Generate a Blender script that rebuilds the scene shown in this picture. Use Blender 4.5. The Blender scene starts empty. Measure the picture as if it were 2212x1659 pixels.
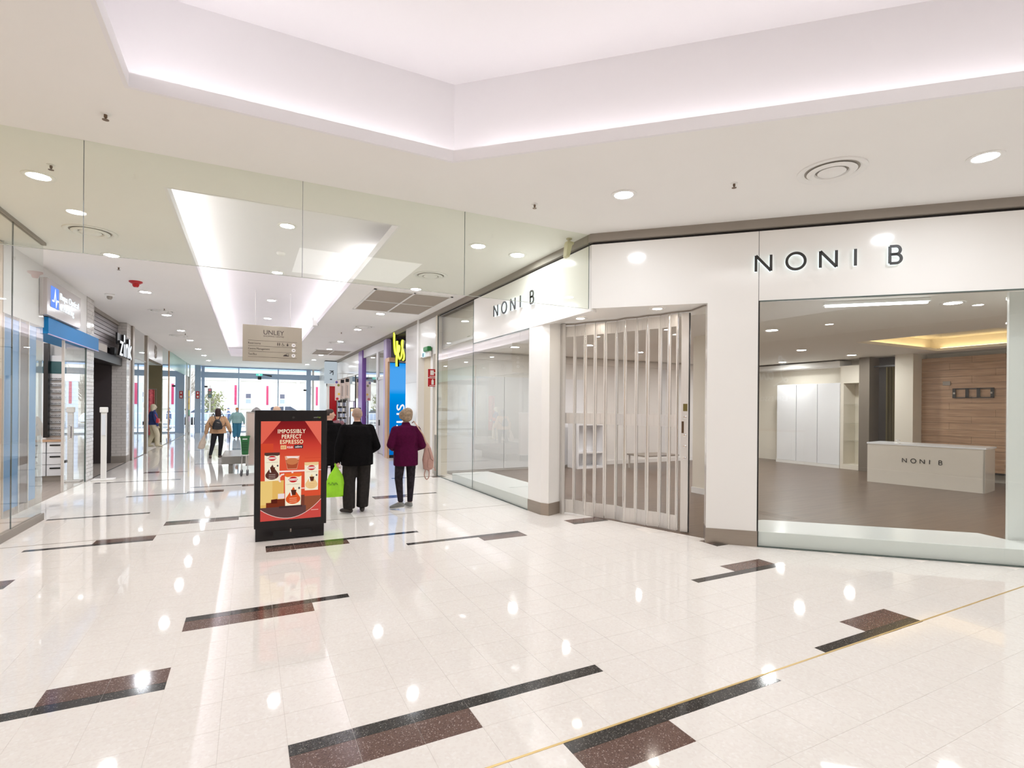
import bpy, bmesh, math, random
from mathutils import Vector, Matrix
random.seed(7)
SC = bpy.context.scene
COL = SC.collection
PI = math.pi
rad = math.radians

# ------------------------------------------------------------------ camera
YAW, ROLL, HEYE = rad(26.695), rad(0.464), 1.7
fw = Vector((math.sin(YAW), math.cos(YAW), 0))
rt = Vector((math.cos(YAW), -math.sin(YAW), 0))
up = Vector((0, 0, 1))
r2 = rt * math.cos(ROLL) + up * math.sin(ROLL)
u2 = -rt * math.sin(ROLL) + up * math.cos(ROLL)
cd = bpy.data.cameras.new('camera')
cam = bpy.data.objects.new('camera', cd)
COL.objects.link(cam)
m = Matrix.Identity(4)
for i in range(3):
    m[i][0], m[i][1], m[i][2] = r2[i], u2[i], -fw[i]
m[0][3], m[1][3], m[2][3] = 0, 0, HEYE
cam.matrix_world = m
cd.sensor_width = 36
cd.lens = 36 * 1128.3 / 2212
cd.shift_y = (878.8 - 829.5) / 2212
cd.clip_start, cd.clip_end = 0.05, 300
SC.camera = cam
# ------------------------------------------------------------------ exposure, world, area light
SC.view_settings.view_transform = 'Standard'
SC.view_settings.look = 'None'
SC.view_settings.gamma = 1
SC.view_settings.use_curve_mapping = False
SC.view_settings.exposure = 0.0
W = bpy.data.worlds.new('overcast_sky')
SC.world = W
W.use_nodes = True
bgn = W.node_tree.nodes['Background']
bgn.inputs[0].default_value = (0.80, 0.90, 1.0, 1)
bgn.inputs[1].default_value = 5.0


def area(name, loc, sx, sy, power, color, rot=(0, 0, 0)):
    l = bpy.data.lights.new(name, 'AREA')
    l.shape, l.size, l.size_y, l.energy, l.color = 'RECTANGLE', sx, sy, power, color
    o = bpy.data.objects.new(name, l)
    o.location, o.rotation_euler = loc, rot
    COL.objects.link(o)
    return o


area('added_fill_light', (2.2, -1.0, 4.94), 2.6, 2.2, 80, (0.97, 0.98, 1.0))  # unseen fill lamp added under the closed coffer top

# ------------------------------------------------------------------ helpers


def lin(c):
    return tuple(((x / 12.92) if x <= .04045 else ((x + .055) / 1.055) ** 2.4) for x in c)


def hx(r, g, b):
    return lin((r / 255, g / 255, b / 255))


MATS = {}


def pm(name, rgb, rough=.5, metal=0., spec=.5, var=0., scale=8., bump=0., coat=0., stretch=None, emit=None):
    """procedural principled material: noise varies the colour by var and the relief by bump"""
    mt = bpy.data.materials.new(name)
    mt.use_nodes = True
    nt = mt.node_tree
    b = nt.nodes['Principled BSDF']
    c = hx(*rgb)
    b.inputs['Base Color'].default_value = (*c, 1)
    b.inputs['Roughness'].default_value = rough
    b.inputs['Metallic'].default_value = metal
    b.inputs['Specular IOR Level'].default_value = spec
    b.inputs['Coat Weight'].default_value = coat
    b.inputs['Coat Roughness'].default_value = .04
    if var or bump:
        tc = nt.nodes.new('ShaderNodeTexCoord')
        nz = nt.nodes.new('ShaderNodeTexNoise')
        nz.inputs['Scale'].default_value = scale
        nz.inputs['Detail'].default_value = 4
        if stretch:
            mp = nt.nodes.new('ShaderNodeMapping')
            mp.inputs['Scale'].default_value = stretch
            nt.links.new(tc.outputs['Object'], mp.inputs[0])
            nt.links.new(mp.outputs[0], nz.inputs['Vector'])
        else:
            nt.links.new(tc.outputs['Object'], nz.inputs['Vector'])
        if var:
            rp = nt.nodes.new('ShaderNodeValToRGB')
            rp.color_ramp.elements[0].position = .3
            rp.color_ramp.elements[1].position = .7
            rp.color_ramp.elements[0].color = (*[max(0, x * (1 - var)) for x in c], 1)
            rp.color_ramp.elements[1].color = (*[min(1, x * (1 + var)) for x in c], 1)
            nt.links.new(nz.outputs[0], rp.inputs[0])
            nt.links.new(rp.outputs[0], b.inputs['Base Color'])
        if bump:
            bp = nt.nodes.new('ShaderNodeBump')
            bp.inputs['Strength'].default_value = bump
            bp.inputs['Distance'].default_value = .02
            nt.links.new(nz.outputs[0], bp.inputs['Height'])
            nt.links.new(bp.outputs[0], b.inputs['Normal'])
    if emit:
        b.inputs['Emission Color'].default_value = (*c, 1)
        b.inputs['Emission Strength'].default_value = emit
    MATS[name] = mt
    return mt


def em(name, rgb, strength):
    mt = bpy.data.materials.new(name)
    mt.use_nodes = True
    nt = mt.node_tree
    nt.nodes.remove(nt.nodes['Principled BSDF'])
    e = nt.nodes.new('ShaderNodeEmission')
    e.inputs[0].default_value = (*hx(*rgb), 1)
    e.inputs[1].default_value = strength
    nt.links.new(e.outputs[0], nt.nodes['Material Output'].inputs[0])
    if strength < 3: mt.cycles.emission_sampling = 'NONE'   # weak signs and prints still glow, they are just not sampled as lamps
    return mt


def glass_mat(name, tint, refl=1.9, rough=0.0):
    """clear pane: straight-through tinted transparency plus a mirror reflection that follows Fresnel on the outer faces"""
    mt = bpy.data.materials.new(name)
    mt.use_nodes = True
    nt = mt.node_tree
    nt.nodes.remove(nt.nodes['Principled BSDF'])
    t = nt.nodes.new('ShaderNodeBsdfTransparent')
    t.inputs[0].default_value = (*tint, 1)
    g = nt.nodes.new('ShaderNodeBsdfGlossy')
    g.inputs['Roughness'].default_value = rough
    f = nt.nodes.new('ShaderNodeFresnel')
    f.inputs[0].default_value = 1.5
    ge = nt.nodes.new('ShaderNodeNewGeometry')
    inv = nt.nodes.new('ShaderNodeMath')
    inv.operation = 'SUBTRACT'
    inv.inputs[0].default_value = refl
    mul0 = nt.nodes.new('ShaderNodeMath')
    mul0.operation = 'MULTIPLY'
    mul0.inputs[1].default_value = refl
    nt.links.new(ge.outputs['Backfacing'], mul0.inputs[0])
    nt.links.new(mul0.outputs[0], inv.inputs[1])
    mul = nt.nodes.new('ShaderNodeMath')
    mul.operation = 'MULTIPLY'
    mul.use_clamp = True
    nt.links.new(f.outputs[0], mul.inputs[0])
    nt.links.new(inv.outputs[0], mul.inputs[1])
    mx = nt.nodes.new('ShaderNodeMixShader')
    nt.links.new(mul.outputs[0], mx.inputs[0])
    nt.links.new(t.outputs[0], mx.inputs[1])
    nt.links.new(g.outputs[0], mx.inputs[2])
    nt.links.new(mx.outputs[0], nt.nodes['Material Output'].inputs[0])
    return mt


class MB:
    """collects simple solids; build() links them as ONE mesh object"""

    def __init__(s):
        s.v, s.f = [], []

    def box(s, x0, x1, y0, y1, z0, z1):
        if x0 > x1: x0, x1 = x1, x0
        if y0 > y1: y0, y1 = y1, y0
        if z0 > z1: z0, z1 = z1, z0
        n = len(s.v)
        s.v += [(x, y, z) for z in (z0, z1) for x, y in ((x0, y0), (x1, y0), (x1, y1), (x0, y1))]
        s.f += [tuple(n + i for i in q) for q in ((3, 2, 1, 0), (4, 5, 6, 7), (0, 1, 5, 4), (1, 2, 6, 5), (2, 3, 7, 6), (3, 0, 4, 7))]
        return s

    def prism(s, pts, z0, z1, mapf=None):
        """pts: counter-clockwise outline in (a,b); extruded z0..z1; mapf(a,b,c)->xyz"""
        ar = sum(pts[i][0] * pts[(i + 1) % len(pts)][1] - pts[(i + 1) % len(pts)][0] * pts[i][1] for i in range(len(pts)))
        if ar < 0: pts = pts[::-1]
        mp = mapf or (lambda a, b, c: (a, b, c))
        n, k = len(s.v), len(pts)
        s.v += [mp(a, b, z0) for a, b in pts] + [mp(a, b, z1) for a, b in pts]
        s.f.append(tuple(n + i for i in range(k - 1, -1, -1)))
        s.f.append(tuple(n + k + i for i in range(k)))
        for i in range(k):
            j = (i + 1) % k
            s.f.append((n + i, n + j, n + k + j, n + k + i))
        return s

    def tube(s, path, r, n=8, caps=True):
        """round tube along a path; r a number or a list"""
        P = [Vector(p) for p in path]
        R = r if isinstance(r, (list, tuple)) else [r] * len(P)
        base = len(s.v)
        prev = None
        for i, p in enumerate(P):
            d = (P[min(i + 1, len(P) - 1)] - P[max(i - 1, 0)]).normalized()
            if prev is None:
                a = Vector((0, 0, 1)) if abs(d.z) < .9 else Vector((1, 0, 0))
                u = d.cross(a).normalized()
            else:
                u = (prev - d * prev.dot(d)).normalized()
            prev = u
            w = d.cross(u)
            for k in range(n):
                t = 2 * PI * k / n
                s.v.append(tuple(p + (u * math.cos(t) + w * math.sin(t)) * R[i]))
        for i in range(len(P) - 1):
            for k in range(n):
                a, b = base + i * n + k, base + i * n + (k + 1) % n
                s.f.append((a, b, b + n, a + n))
        if caps:
            s.f.append(tuple(base + k for k in range(n - 1, -1, -1)))
            e = base + (len(P) - 1) * n
            s.f.append(tuple(e + k for k in range(n)))
        return s

    def lathe(s, prof, c=(0, 0, 0), n=24):
        """prof: (radius, z) pairs, turned about a vertical axis at c"""
        base = len(s.v)
        for r, z in prof:
            for k in range(n):
                t = 2 * PI * k / n
                s.v.append((c[0] + max(r, 1e-4) * math.cos(t), c[1] + max(r, 1e-4) * math.sin(t), c[2] + z))
        for i in range(len(prof) - 1):
            for k in range(n):
                a, b = base + i * n + k, base + i * n + (k + 1) % n
                s.f.append((a, b, b + n, a + n))
        return s

    def ribbon(s, path, w, d0, d1, closed=False, mapf=None):
        """flat stroke of width w along a 2D path, extruded d0..d1 through mapf"""
        P = [Vector(p) for p in path]
        k = len(P)
        L, Rr = [], []
        for i in range(k):
            a = P[(i - 1) % k] if (closed or i > 0) else P[i]
            b = P[(i + 1) % k] if (closed or i < k - 1) else P[i]
            d1v = (P[i] - a).normalized() if (P[i] - a).length > 1e-9 else (b - P[i]).normalized()
            d2v = (b - P[i]).normalized() if (b - P[i]).length > 1e-9 else d1v
            t = (d1v + d2v)
            t = t.normalized() if t.length > 1e-6 else d1v
            nrm = Vector((-t.y, t.x))
            cs = max(.45, nrm.dot(Vector((-d1v.y, d1v.x))))
            L.append(P[i] + nrm * (w / 2 / cs))
            Rr.append(P[i] - nrm * (w / 2 / cs))
        for i in range(k if closed else k - 1):
            j = (i + 1) % k
            s.prism([tuple(Rr[i]), tuple(Rr[j]), tuple(L[j]), tuple(L[i])], d0, d1, mapf)
        return s

    def build(s, name, mat, parent=None, loc=None, rz=0, smooth=False, bevel=0.):
        me = bpy.data.meshes.new(name)
        me.from_pydata(s.v, [], s.f)
        me.update()
        o = bpy.data.objects.new(name, me)
        COL.objects.link(o)
        if mat: me.materials.append(mat)
        if parent: o.parent = parent
        if loc: o.location = loc
        o.rotation_euler = (0, 0, rz)
        if smooth:
            for p in me.polygons: p.use_smooth = True
            try:
                me.set_sharp_from_angle(angle=rad(40))
            except Exception:
                pass
        if bevel:
            bv = o.modifiers.new('bevel', 'BEVEL')
            bv.width, bv.segments, bv.limit_method, bv.angle_limit = bevel, 2, 'ANGLE', rad(40)
        return o


def box(name, mat, b, parent=None, loc=None, rz=0, bevel=0.):
    return MB().box(*b).build(name, mat, parent, loc, rz, bevel=bevel)


def thing(name, label, cat, loc=(0, 0, 0), rz=0, group=None):
    o = bpy.data.objects.new(name, None)
    o.empty_display_size = .1
    COL.objects.link(o)
    o.location, o.rotation_euler = loc, (0, 0, rz)
    o['label'], o['category'] = label, cat
    if group: o['group'] = group
    return o


def tag(o, label, cat, group=None):
    o['label'], o['category'] = label, cat
    if group: o['group'] = group
    return o


def struct(o, label=None, cat=None):
    o['kind'] = 'structure'
    if label: o['label'] = label
    if cat: o['category'] = cat
    return o


def copy_tree(o, parent=None):
    c = o.copy()
    COL.objects.link(c)
    if parent: c.parent = parent
    for ch in list(o.children):
        copy_tree(ch, c)
    return c


def text(name, s, mat, parent, loc, width=None, height=.1, rz=0, ext=.002, align='CENTER', bold=0., shear=0., vert=False):
    """lettering that faces local -Y (x to its right, z up), fitted to the cap height and, if given, the width"""
    cu = bpy.data.curves.new(name, 'FONT')
    cu.body, cu.size, cu.extrude, cu.offset, cu.shear = s, 1, .001, 0, shear
    cu.space_character = 1.12 if bold else 1.0
    cu.resolution_u = 3
    o = bpy.data.objects.new('tmp', cu)
    COL.objects.link(o)
    bpy.context.view_layer.update()
    me = bpy.data.meshes.new_from_object(o.evaluated_get(bpy.context.evaluated_depsgraph_get()))
    bpy.data.objects.remove(o)
    bpy.data.curves.remove(cu)
    xs = [v.co.x for v in me.vertices]
    x0, x1 = min(xs), max(xs)
    sy = height / .70
    sx = (width / (x1 - x0)) if width else sy
    off = {'CENTER': (x0 + x1) / 2, 'LEFT': x0, 'RIGHT': x1}[align]
    for v in me.vertices:
        a, b, c = (v.co.x - off) * sx, v.co.y * sy, v.co.z
        d = -ext if c > 0 else 0
        if vert: a, b = -b, a
        v.co = (a, d, b)
    if bold:
        vs, fs = [tuple(v.co) for v in me.vertices], [tuple(p.vertices) for p in me.polygons]
        nv, e = len(vs), bold * sy * .9
        i0, i1 = (2, 0) if vert else (0, 2)
        V, F = [], []
        for q, (dx, dz) in enumerate(((-e, 0), (e, 0), (0, -e), (0, e))):
            for v in vs:
                c = list(v)
                c[i0] += dx
                c[i1] += dz
                V.append(tuple(c))
            F += [tuple(i + q * nv for i in f) for f in fs]
        bpy.data.meshes.remove(me)
        me = bpy.data.meshes.new(name)
        me.from_pydata(V, [], F)
    me.name = name
    me.materials.clear()
    me.materials.append(mat)
    t = bpy.data.objects.new(name, me)
    COL.objects.link(t)
    if parent: t.parent = parent
    t.location, t.rotation_euler = loc, (0, 0, rz)
    return t


ORD = 'first second third fourth fifth sixth seventh eighth ninth tenth eleventh twelfth thirteenth fourteenth fifteenth'.split()
# facade of the corner shop: s runs along it to the right, d goes into the shop
ANG = rad(43.4)
FO = Vector((5.609, 4.387, 0))
FS = Vector((math.cos(ANG), -math.sin(ANG), 0))
FN = Vector((math.sin(ANG), math.cos(ANG), 0))
XR, XS, XG = 4.105, -3.17, -2.69
ZC = 4.03


def fpt(s_, d_):
    p = FO + FS * s_ + FN * d_
    return (p.x, p.y)


def facade_thing(name, label, cat, group=None):
    return thing(name, label, cat, (FO.x, FO.y, 0), -ANG, group)


# ------------------------------------------------------------------ materials
M_ceil = pm('ceiling_paint', (248, 245, 241), .85, var=.015, scale=.7)
M_white = pm('white_paint', (242, 239, 235), .7, var=.01, scale=1.5)
M_coffer = pm('coffer_paint', (246, 243, 244), .8, var=.01, scale=.6)
M_gloss = pm('gloss_white_panel', (247, 244, 239), .12, spec=.45, var=.012, scale=.8)
M_band = pm('grey_bulkhead_paint', (158, 149, 139), .55, var=.03, scale=3)
M_black = pm('black_plastic', (22, 20, 21), .35)
M_dark = pm('dark_shadow_gap', (38, 33, 31), .6)
M_steel = pm('brushed_steel', (168, 158, 147), .32, metal=.85, var=.06, scale=6, stretch=(.4, .4, 30))
M_alu = pm('satin_aluminium', (222, 218, 213), .35, metal=.35, var=.03, scale=10, stretch=(12, 12, .3))
M_chrome = pm('chrome', (225, 225, 225), .12, metal=1)
M_grout = pm('floor_grout', (236, 228, 219), .7, var=.05, scale=4)
M_plat = pm('display_plinth_white', (244, 246, 243), .18, var=.01, scale=2)
M_glassl = glass_mat('clear_low_reflect_glass', (.975, .985, .975), 1.2)
M_glassedge = pm('glass_edge_dark', (92, 104, 98), .2)
M_glass = glass_mat('clear_shop_glass', (.965, .98, .968), 2.2)
M_glassg = glass_mat('green_tinted_glass', (.945, .965, .92), 1.3)
M_wall_in = pm('shop_wall_cream', (234, 226, 211), .7, var=.015, scale=1)
M_door_w = pm('white_laminate', (244, 244, 246), .28, var=.01, scale=2)
M_brass = pm('brass_strip', (214, 184, 122), .35, metal=.5)
M_red = pm('signal_red', (190, 18, 30), .35)
M_green = pm('exit_green', (24, 120, 50), .35)
M_led = em('led_strip', (250, 246, 255), 21.0)
M_ledc = em('coffer_led_strip', (250, 246, 252), 8.5)
M_ledw = em('warm_led_strip', (255, 226, 170), 8.0)
M_lamp = em('downlight_diffuser', (243, 248, 255), 215.0)
M_lampin = em('shop_downlight_diffuser', (250, 250, 251), 330.0)
M_wh_em = em('backlit_white', (244, 250, 255), 1.1)
M_lampsm = em('small_downlight_diffuser', (255, 244, 230), 60.0)
M_letter = pm('letter_face_dark', (52, 50, 48), .4)


def terrazzo(name, base, fleck1, fleck2, rough, s1=90, amt=.32, var=.03):
    mt = bpy.data.materials.new(name)
    mt.use_nodes = True
    nt = mt.node_tree
    b = nt.nodes['Principled BSDF']
    tc = nt.nodes.new('ShaderNodeNewGeometry')
    vo = nt.nodes.new('ShaderNodeTexVoronoi')
    vo.inputs['Scale'].default_value = s1
    nt.links.new(tc.outputs['Position'], vo.inputs['Vector'])
    nz = nt.nodes.new('ShaderNodeTexNoise')
    nz.inputs['Scale'].default_value = 1.3
    nt.links.new(tc.outputs['Position'], nz.inputs['Vector'])
    sep = nt.nodes.new('ShaderNodeSeparateColor')
    nt.links.new(vo.outputs['Color'], sep.inputs[0])
    r = nt.nodes.new('ShaderNodeValToRGB')
    r.color_ramp.interpolation = 'CONSTANT'
    e = r.color_ramp.elements
    c = hx(*base)
    e[0].color = (*c, 1)
    e[1].position = 1 - amt
    e[1].color = (*hx(*fleck1), 1)
    e2 = r.color_ramp.elements.new(1 - amt * .2)
    e2.color = (*hx(*fleck2), 1)
    nt.links.new(sep.outputs[0], r.inputs[0])
    mx = nt.nodes.new('ShaderNodeMix')
    mx.data_type = 'RGBA'
    mx.blend_type = 'MULTIPLY'
    mx.inputs[0].default_value = 1
    rr = nt.nodes.new('ShaderNodeValToRGB')
    rr.color_ramp.elements[0].color = (1 - var, 1 - var, 1 - var * 1.2, 1)
    rr.color_ramp.elements[1].color = (1, 1, 1, 1)
    nt.links.new(nz.outputs[0], rr.inputs[0])
    nt.links.new(r.outputs[0], mx.inputs[6])
    nt.links.new(rr.outputs[0], mx.inputs[7])
    nt.links.new(mx.outputs[2], b.inputs['Base Color'])
    b.inputs['Roughness'].default_value = rough
    b.inputs['Specular IOR Level'].default_value = .4
    return mt


M_tile = terrazzo('cream_terrazzo', (243, 237, 230), (240, 233, 226), (246, 241, 235), .042, 70, .4, .02)
M_brown = terrazzo('brown_terrazzo', (112, 87, 78), (92, 69, 62), (172, 150, 140), .1, 200, .32, .06)
M_strip = terrazzo('charcoal_terrazzo', (60, 57, 55), (46, 44, 43), (126, 122, 116), .1, 210, .3, .06)


def wood(name, c1, c2, stretch, rough=.35, scale=3):
    mt = bpy.data.materials.new(name)
    mt.use_nodes = True
    nt = mt.node_tree
    b = nt.nodes['Principled BSDF']
    tc = nt.nodes.new('ShaderNodeNewGeometry')
    mp = nt.nodes.new('ShaderNodeMapping')
    mp.inputs['Scale'].default_value = stretch
    nt.links.new(tc.outputs['Position'], mp.inputs[0])
    nz = nt.nodes.new('ShaderNodeTexNoise')
    nz.inputs['Scale'].default_value = scale
    nz.inputs['Detail'].default_value = 6
    nz.inputs['Distortion'].default_value = .6
    nt.links.new(mp.outputs[0], nz.inputs['Vector'])
    r = nt.nodes.new('ShaderNodeValToRGB')
    r.color_ramp.elements[0].position, r.color_ramp.elements[1].position = .32, .68
    r.color_ramp.elements[0].color = (*hx(*c1), 1)
    r.color_ramp.elements[1].color = (*hx(*c2), 1)
    nt.links.new(nz.outputs[0], r.inputs[0])
    nt.links.new(r.outputs[0], b.inputs['Base Color'])
    b.inputs['Roughness'].default_value = rough
    return mt


M_wfloor = wood('timber_look_vinyl', (94, 75, 59), (114, 92, 74), (.35, 5, 1), .3)
M_timber = wood('timber_board', (166, 128, 98), (200, 162, 128), (1, .5, 9), .4)

# ================================================================== FLOOR
TX, TY, X0, Y0 = .3115, .2935, .184, 2.2393
fl = box('floor', M_grout, (-7, 17, -8, 36.6, -.2, -.0016))
struct(fl)
tile_me = {}


def tile_mesh(key, w, d, mat):
    g = .0006
    o = MB()
    o.v = [(g, g, -.0018), (w - g, g, -.0018), (w - g, d - g, -.0018), (g, d - g, -.0018), (g + .0004, g + .0004, 0), (w - g - .0004, g + .0004, 0), (w - g - .0004, d - g - .0004, 0), (g + .0004, d - g - .0004, 0)]
    o.f = [(4, 5, 6, 7), (0, 1, 5, 4), (1, 2, 6, 5), (2, 3, 7, 6), (3, 0, 4, 7)]
    me = bpy.data.meshes.new(key)
    me.from_pydata(o.v, [], o.f)
    me.materials.append(mat)
    tile_me[key] = (me, o)


SD = .096
tile_mesh('tile_white', TX, TY, M_tile)
tile_mesh('tile_rest', TX, TY - SD, M_tile)
tile_mesh('tile_brown', TX, TY - SD, M_brown)
tile_mesh('tile_strip', TX, SD, M_strip)
# row, strip side (t/b), first and last strip column, first and last brown column
PATT = [(2, 't', 0, 5, 0, 2), (0, 't', 4, 8, 4, 5), (1, 'b', 11, 14, 13, 14), (6, 'b', 12, 15, 14, 15), (9, 't', -2, 1, -2, 0),
        (6, 'b', -9, -3, -4, -3), (15, 'b', -10, -8, -9, -8), (20, 'b', -8, -5, -6, -5), (16, 't', 0, 5, 0, 2), (14, 't', 5, 9, 8, 9),
        (15, 'b', 13, 14, 13, 14), (26, 't', 6, 9, 6, 7), (34, 't', 9, 12, 12, 12), (23, 't', -4, 1, -4, -2), (26, 't', -9, -6, 99, 99),
        (33, 'b', -7, -3, -4, -3), (35, 't', -4, 0, -1, 0), (40, 't', -10, -6, 99, 99), (46, 'b', -8, -6, -8, -8), (9, 'b', 16, 16, 16, 16),
        (44, 't', 4, 8, 4, 5), (52, 'b', -5, -1, -2, -1), (60, 't', 1, 6, 1, 3), (70, 'b', -7, -2, -3, -2)]
SPEC = {}
for row, side, a, b_, c_, d_ in PATT:
    for cc in range(min(a, c_ if c_ != 99 else a), max(b_, d_ if d_ != 99 else b_) + 1):
        SPEC[(cc, row)] = (side, c_ <= cc <= d_)


def in_mall(x, y):
    if y > 36.2 or y < -6.3: return False
    if y > 5.9:
        if x > XR - .02 and y > 7.6: return False
        if 5.2 < y < 7.6 and x > 4.72 + (7.1 - y) * .42: return False
        if x < (XG if y < 9.8 else XS) + .02: return False
        return True
    v = Vector((x, y, 0)) - FO
    if v.dot(FN) > -.02 and v.dot(FS) > -.6: return False
    if v.dot(FN) > .4: return False
    return x > XG - .2 if y > 4 else x > -6


def vis(x, y):
    v = Vector((x, y, 0))
    dep = v.dot(fw)
    if dep < .8: return None
    px = 1106 + 1128.3 * v.dot(rt) / dep
    py = 878.8 + 1128.3 * 1.7 / dep
    return dep if (-60 < px < 2270 and py < 1720) else None


def tile(name, key, x, y, mat=None):
    o = bpy.data.objects.new(name, tile_me[key][0])
    COL.objects.link(o)
    o.parent = fl
    o.location = (x, y + .005 * x, 0)


rest = MB()
cand = []


def add_rest(key, x, y):
    n = len(rest.v)
    yy = y + .005 * x
    rest.v += [(vx + x, vy + yy, vz) for vx, vy, vz in tile_me[key][1].v]
    rest.f += [tuple(n + i for i in q) for q in tile_me[key][1].f]


for i in range(-21, 40):
    for k in range(-30, 117):
        x, y = X0 + TX * i, Y0 + TY * (k - 1)
        sp = SPEC.get((i, k))
        if sp:
            st_y = y + TY - SD if sp[0] == 't' else y
            ot_y = y if sp[0] == 't' else y + SD
            tile('charcoal_strip_tile', 'tile_strip', x, st_y)
            if sp[1]:
                tile('brown_tile', 'tile_brown', x, ot_y)
            elif in_mall(x + .15, y + .15):
                add_rest('tile_rest', x, ot_y)
            continue
        if not in_mall(x + TX / 2, y + TY / 2): continue
        dep = vis(x + TX / 2, y + TY / 2)
        if dep: cand.append((dep, x, y))
        else: add_rest('tile_white', x, y)
cand.sort()
for n_, (dep, x, y) in enumerate(cand):
    if n_ < 290: tile('floor_tile', 'tile_white', x, y)
    else: add_rest('tile_white', x, y)
ro = rest.build('floor_tiles', M_tile, fl)
ro['kind'] = 'stuff'
# joints in the floor
j = MB()
j.prism([(.6, 2.229), (7.8, 2.292), (7.8, 2.306), (.6, 2.243)], -.004, .0015)
struct(j.build('trim_1', M_brass), 'thin brass strip set across the cream tiles in the foreground')
struct(box('trim_2', M_steel, (XG, XR, 8.115, 8.127, -.004, .0015)), 'thin grey joint strip across the floor behind the advertising kiosk')

# ================================================================== CEILING
cl = MB()
cof = [(-.81, -2.5), (6.5, -2.5), (6.5, .25), (1.715, 4.70), (-.81, 4.70)]
RX0, RX1, RY0, RY1 = -.81, 1.71, 6.72, 28.5
TH = .1
cl.box(-7, -.81, -8, 36.6, ZC, ZC + TH)
cl.box(-.81, 17, -8, -2.5, ZC, ZC + TH)
cl.prism([(1.715, 4.70), (6.5, .25), (6.5, -2.5), (17, -2.5), (17, 4.70)], ZC, ZC + TH)
cl.box(-.81, 17, 4.70, RY0, ZC, ZC + TH)
cl.box(RX1, 17, RY0, RY1, ZC, ZC + TH)
cl.box(-.81, 17, RY1, 36.6, ZC, ZC + TH)
ceil = struct(cl.build('ceiling', M_ceil))


def offset_poly(P, d):
    out = []
    k = len(P)
    ar = sum(P[i][0] * P[(i + 1) % k][1] - P[(i + 1) % k][0] * P[i][1] for i in range(k))
    sg = 1 if ar > 0 else -1
    for i in range(k):
        p0, p1, p2 = Vector(P[i - 1]), Vector(P[i]), Vector(P[(i + 1) % k])
        a, b = (p1 - p0).normalized(), (p2 - p1).normalized()
        na, nb = Vector((a.y, -a.x)) * sg, Vector((b.y, -b.x)) * sg
        t = (na + nb) / (1 + na.dot(nb))
        out.append(tuple(p1 + t * d))
    return out


def ring(mb, inner, outer, z0, z1):
    k = len(inner)
    for i in range(k):
        q = (i + 1) % k
        mb.prism([inner[i], inner[q], outer[q], outer[i]], z0, z1)


# lips, upstands and tops of the two coffers
lip = MB()
ring(lip, offset_poly(cof, -.001), offset_poly(cof, .03), ZC - .002, 4.135)
struct(lip.build('trim_3', M_coffer), 'painted edge of the large ceiling coffer')
OUT = .35
cw = MB()
ring(cw, offset_poly(cof, OUT), offset_poly(cof, OUT + .08), ZC + TH, 5.02)
cw.prism(offset_poly(cof, OUT + .08), 4.99, 5.07)
struct(cw.build('wall_coffer', M_coffer))
rec = [(RX0, RY0), (RX1, RY0), (RX1, RY1), (RX0, RY1)]
lip = MB()
ring(lip, offset_poly(rec, -.001), offset_poly(rec, .03), ZC - .002, 4.145)
struct(lip.build('trim_4', M_coffer), 'painted edge of the long ceiling recess over the walkway')
cw = MB()
ring(cw, offset_poly(rec, .3), offset_poly(rec, .38), ZC + TH, 4.5)
cw.prism(offset_poly(rec, .38), 4.45, 4.53)
struct(cw.build('wall_recess', M_coffer))
for nm, b, lab in (('left', (RX0 - .2, RX0 - .15, 6.9, 28.2, 4.135, 4.15), 'left edge of walkway ceiling recess'), ('right', (RX1 + .15, RX1 + .2, 9.2, 28.2, 4.135, 4.15), 'right edge of walkway ceiling recess'),
                   ('near', (1.45, 1.75, RY0 - .2, RY0 - .15, 4.135, 4.15), 'near right corner of walkway ceiling recess')):
    tag(box('light_strip', M_led, b), 'hidden white light strip along the ' + lab, 'light')
for b, lab in (((-1.02, -1.005, -2.3, 4.8, 4.131, 4.175), 'left edge of big coffer'), ((-.8, 1.75, 4.905, 4.92, 4.131, 4.175), 'far edge of big coffer')):
    tag(box('light_strip', M_ledc, b), 'hidden white light strip along the ' + lab, 'light')
p0, p1 = Vector((1.84, 4.70)), Vector((6.4, .45))
dd = (p1 - p0).normalized()
nn = Vector((-dd.y, dd.x))
q0, q1 = p0 + nn * .12, p1 + nn * .12
tag(MB().prism([tuple(q0), tuple(q1), tuple(q1 + nn * .015), tuple(q0 + nn * .015)], 4.131, 4.175).build('light_strip', M_ledc), 'hidden white light strip along the angled edge of big coffer', 'light')

# ================================================================== CEILING FITTINGS
M_rim = pm('lamp_rim_white', (246, 244, 240), .5)


def downlight(x, y, z, label, group, mat=None, r=.095):
    t = thing('downlight', label, 'light', (x, y, z), 0, group)
    MB().lathe([(r + .045, 0), (r + .045, -.006), (r + .03, -.012), (r + .004, -.008), (r, .0)], n=28).build('lamp_rim', M_rim, t, smooth=True)
    MB().lathe([(0, -.005), (r + .002, -.005)], n=18).build('diffuser', mat or M_lamp, t)
    return t


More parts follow.
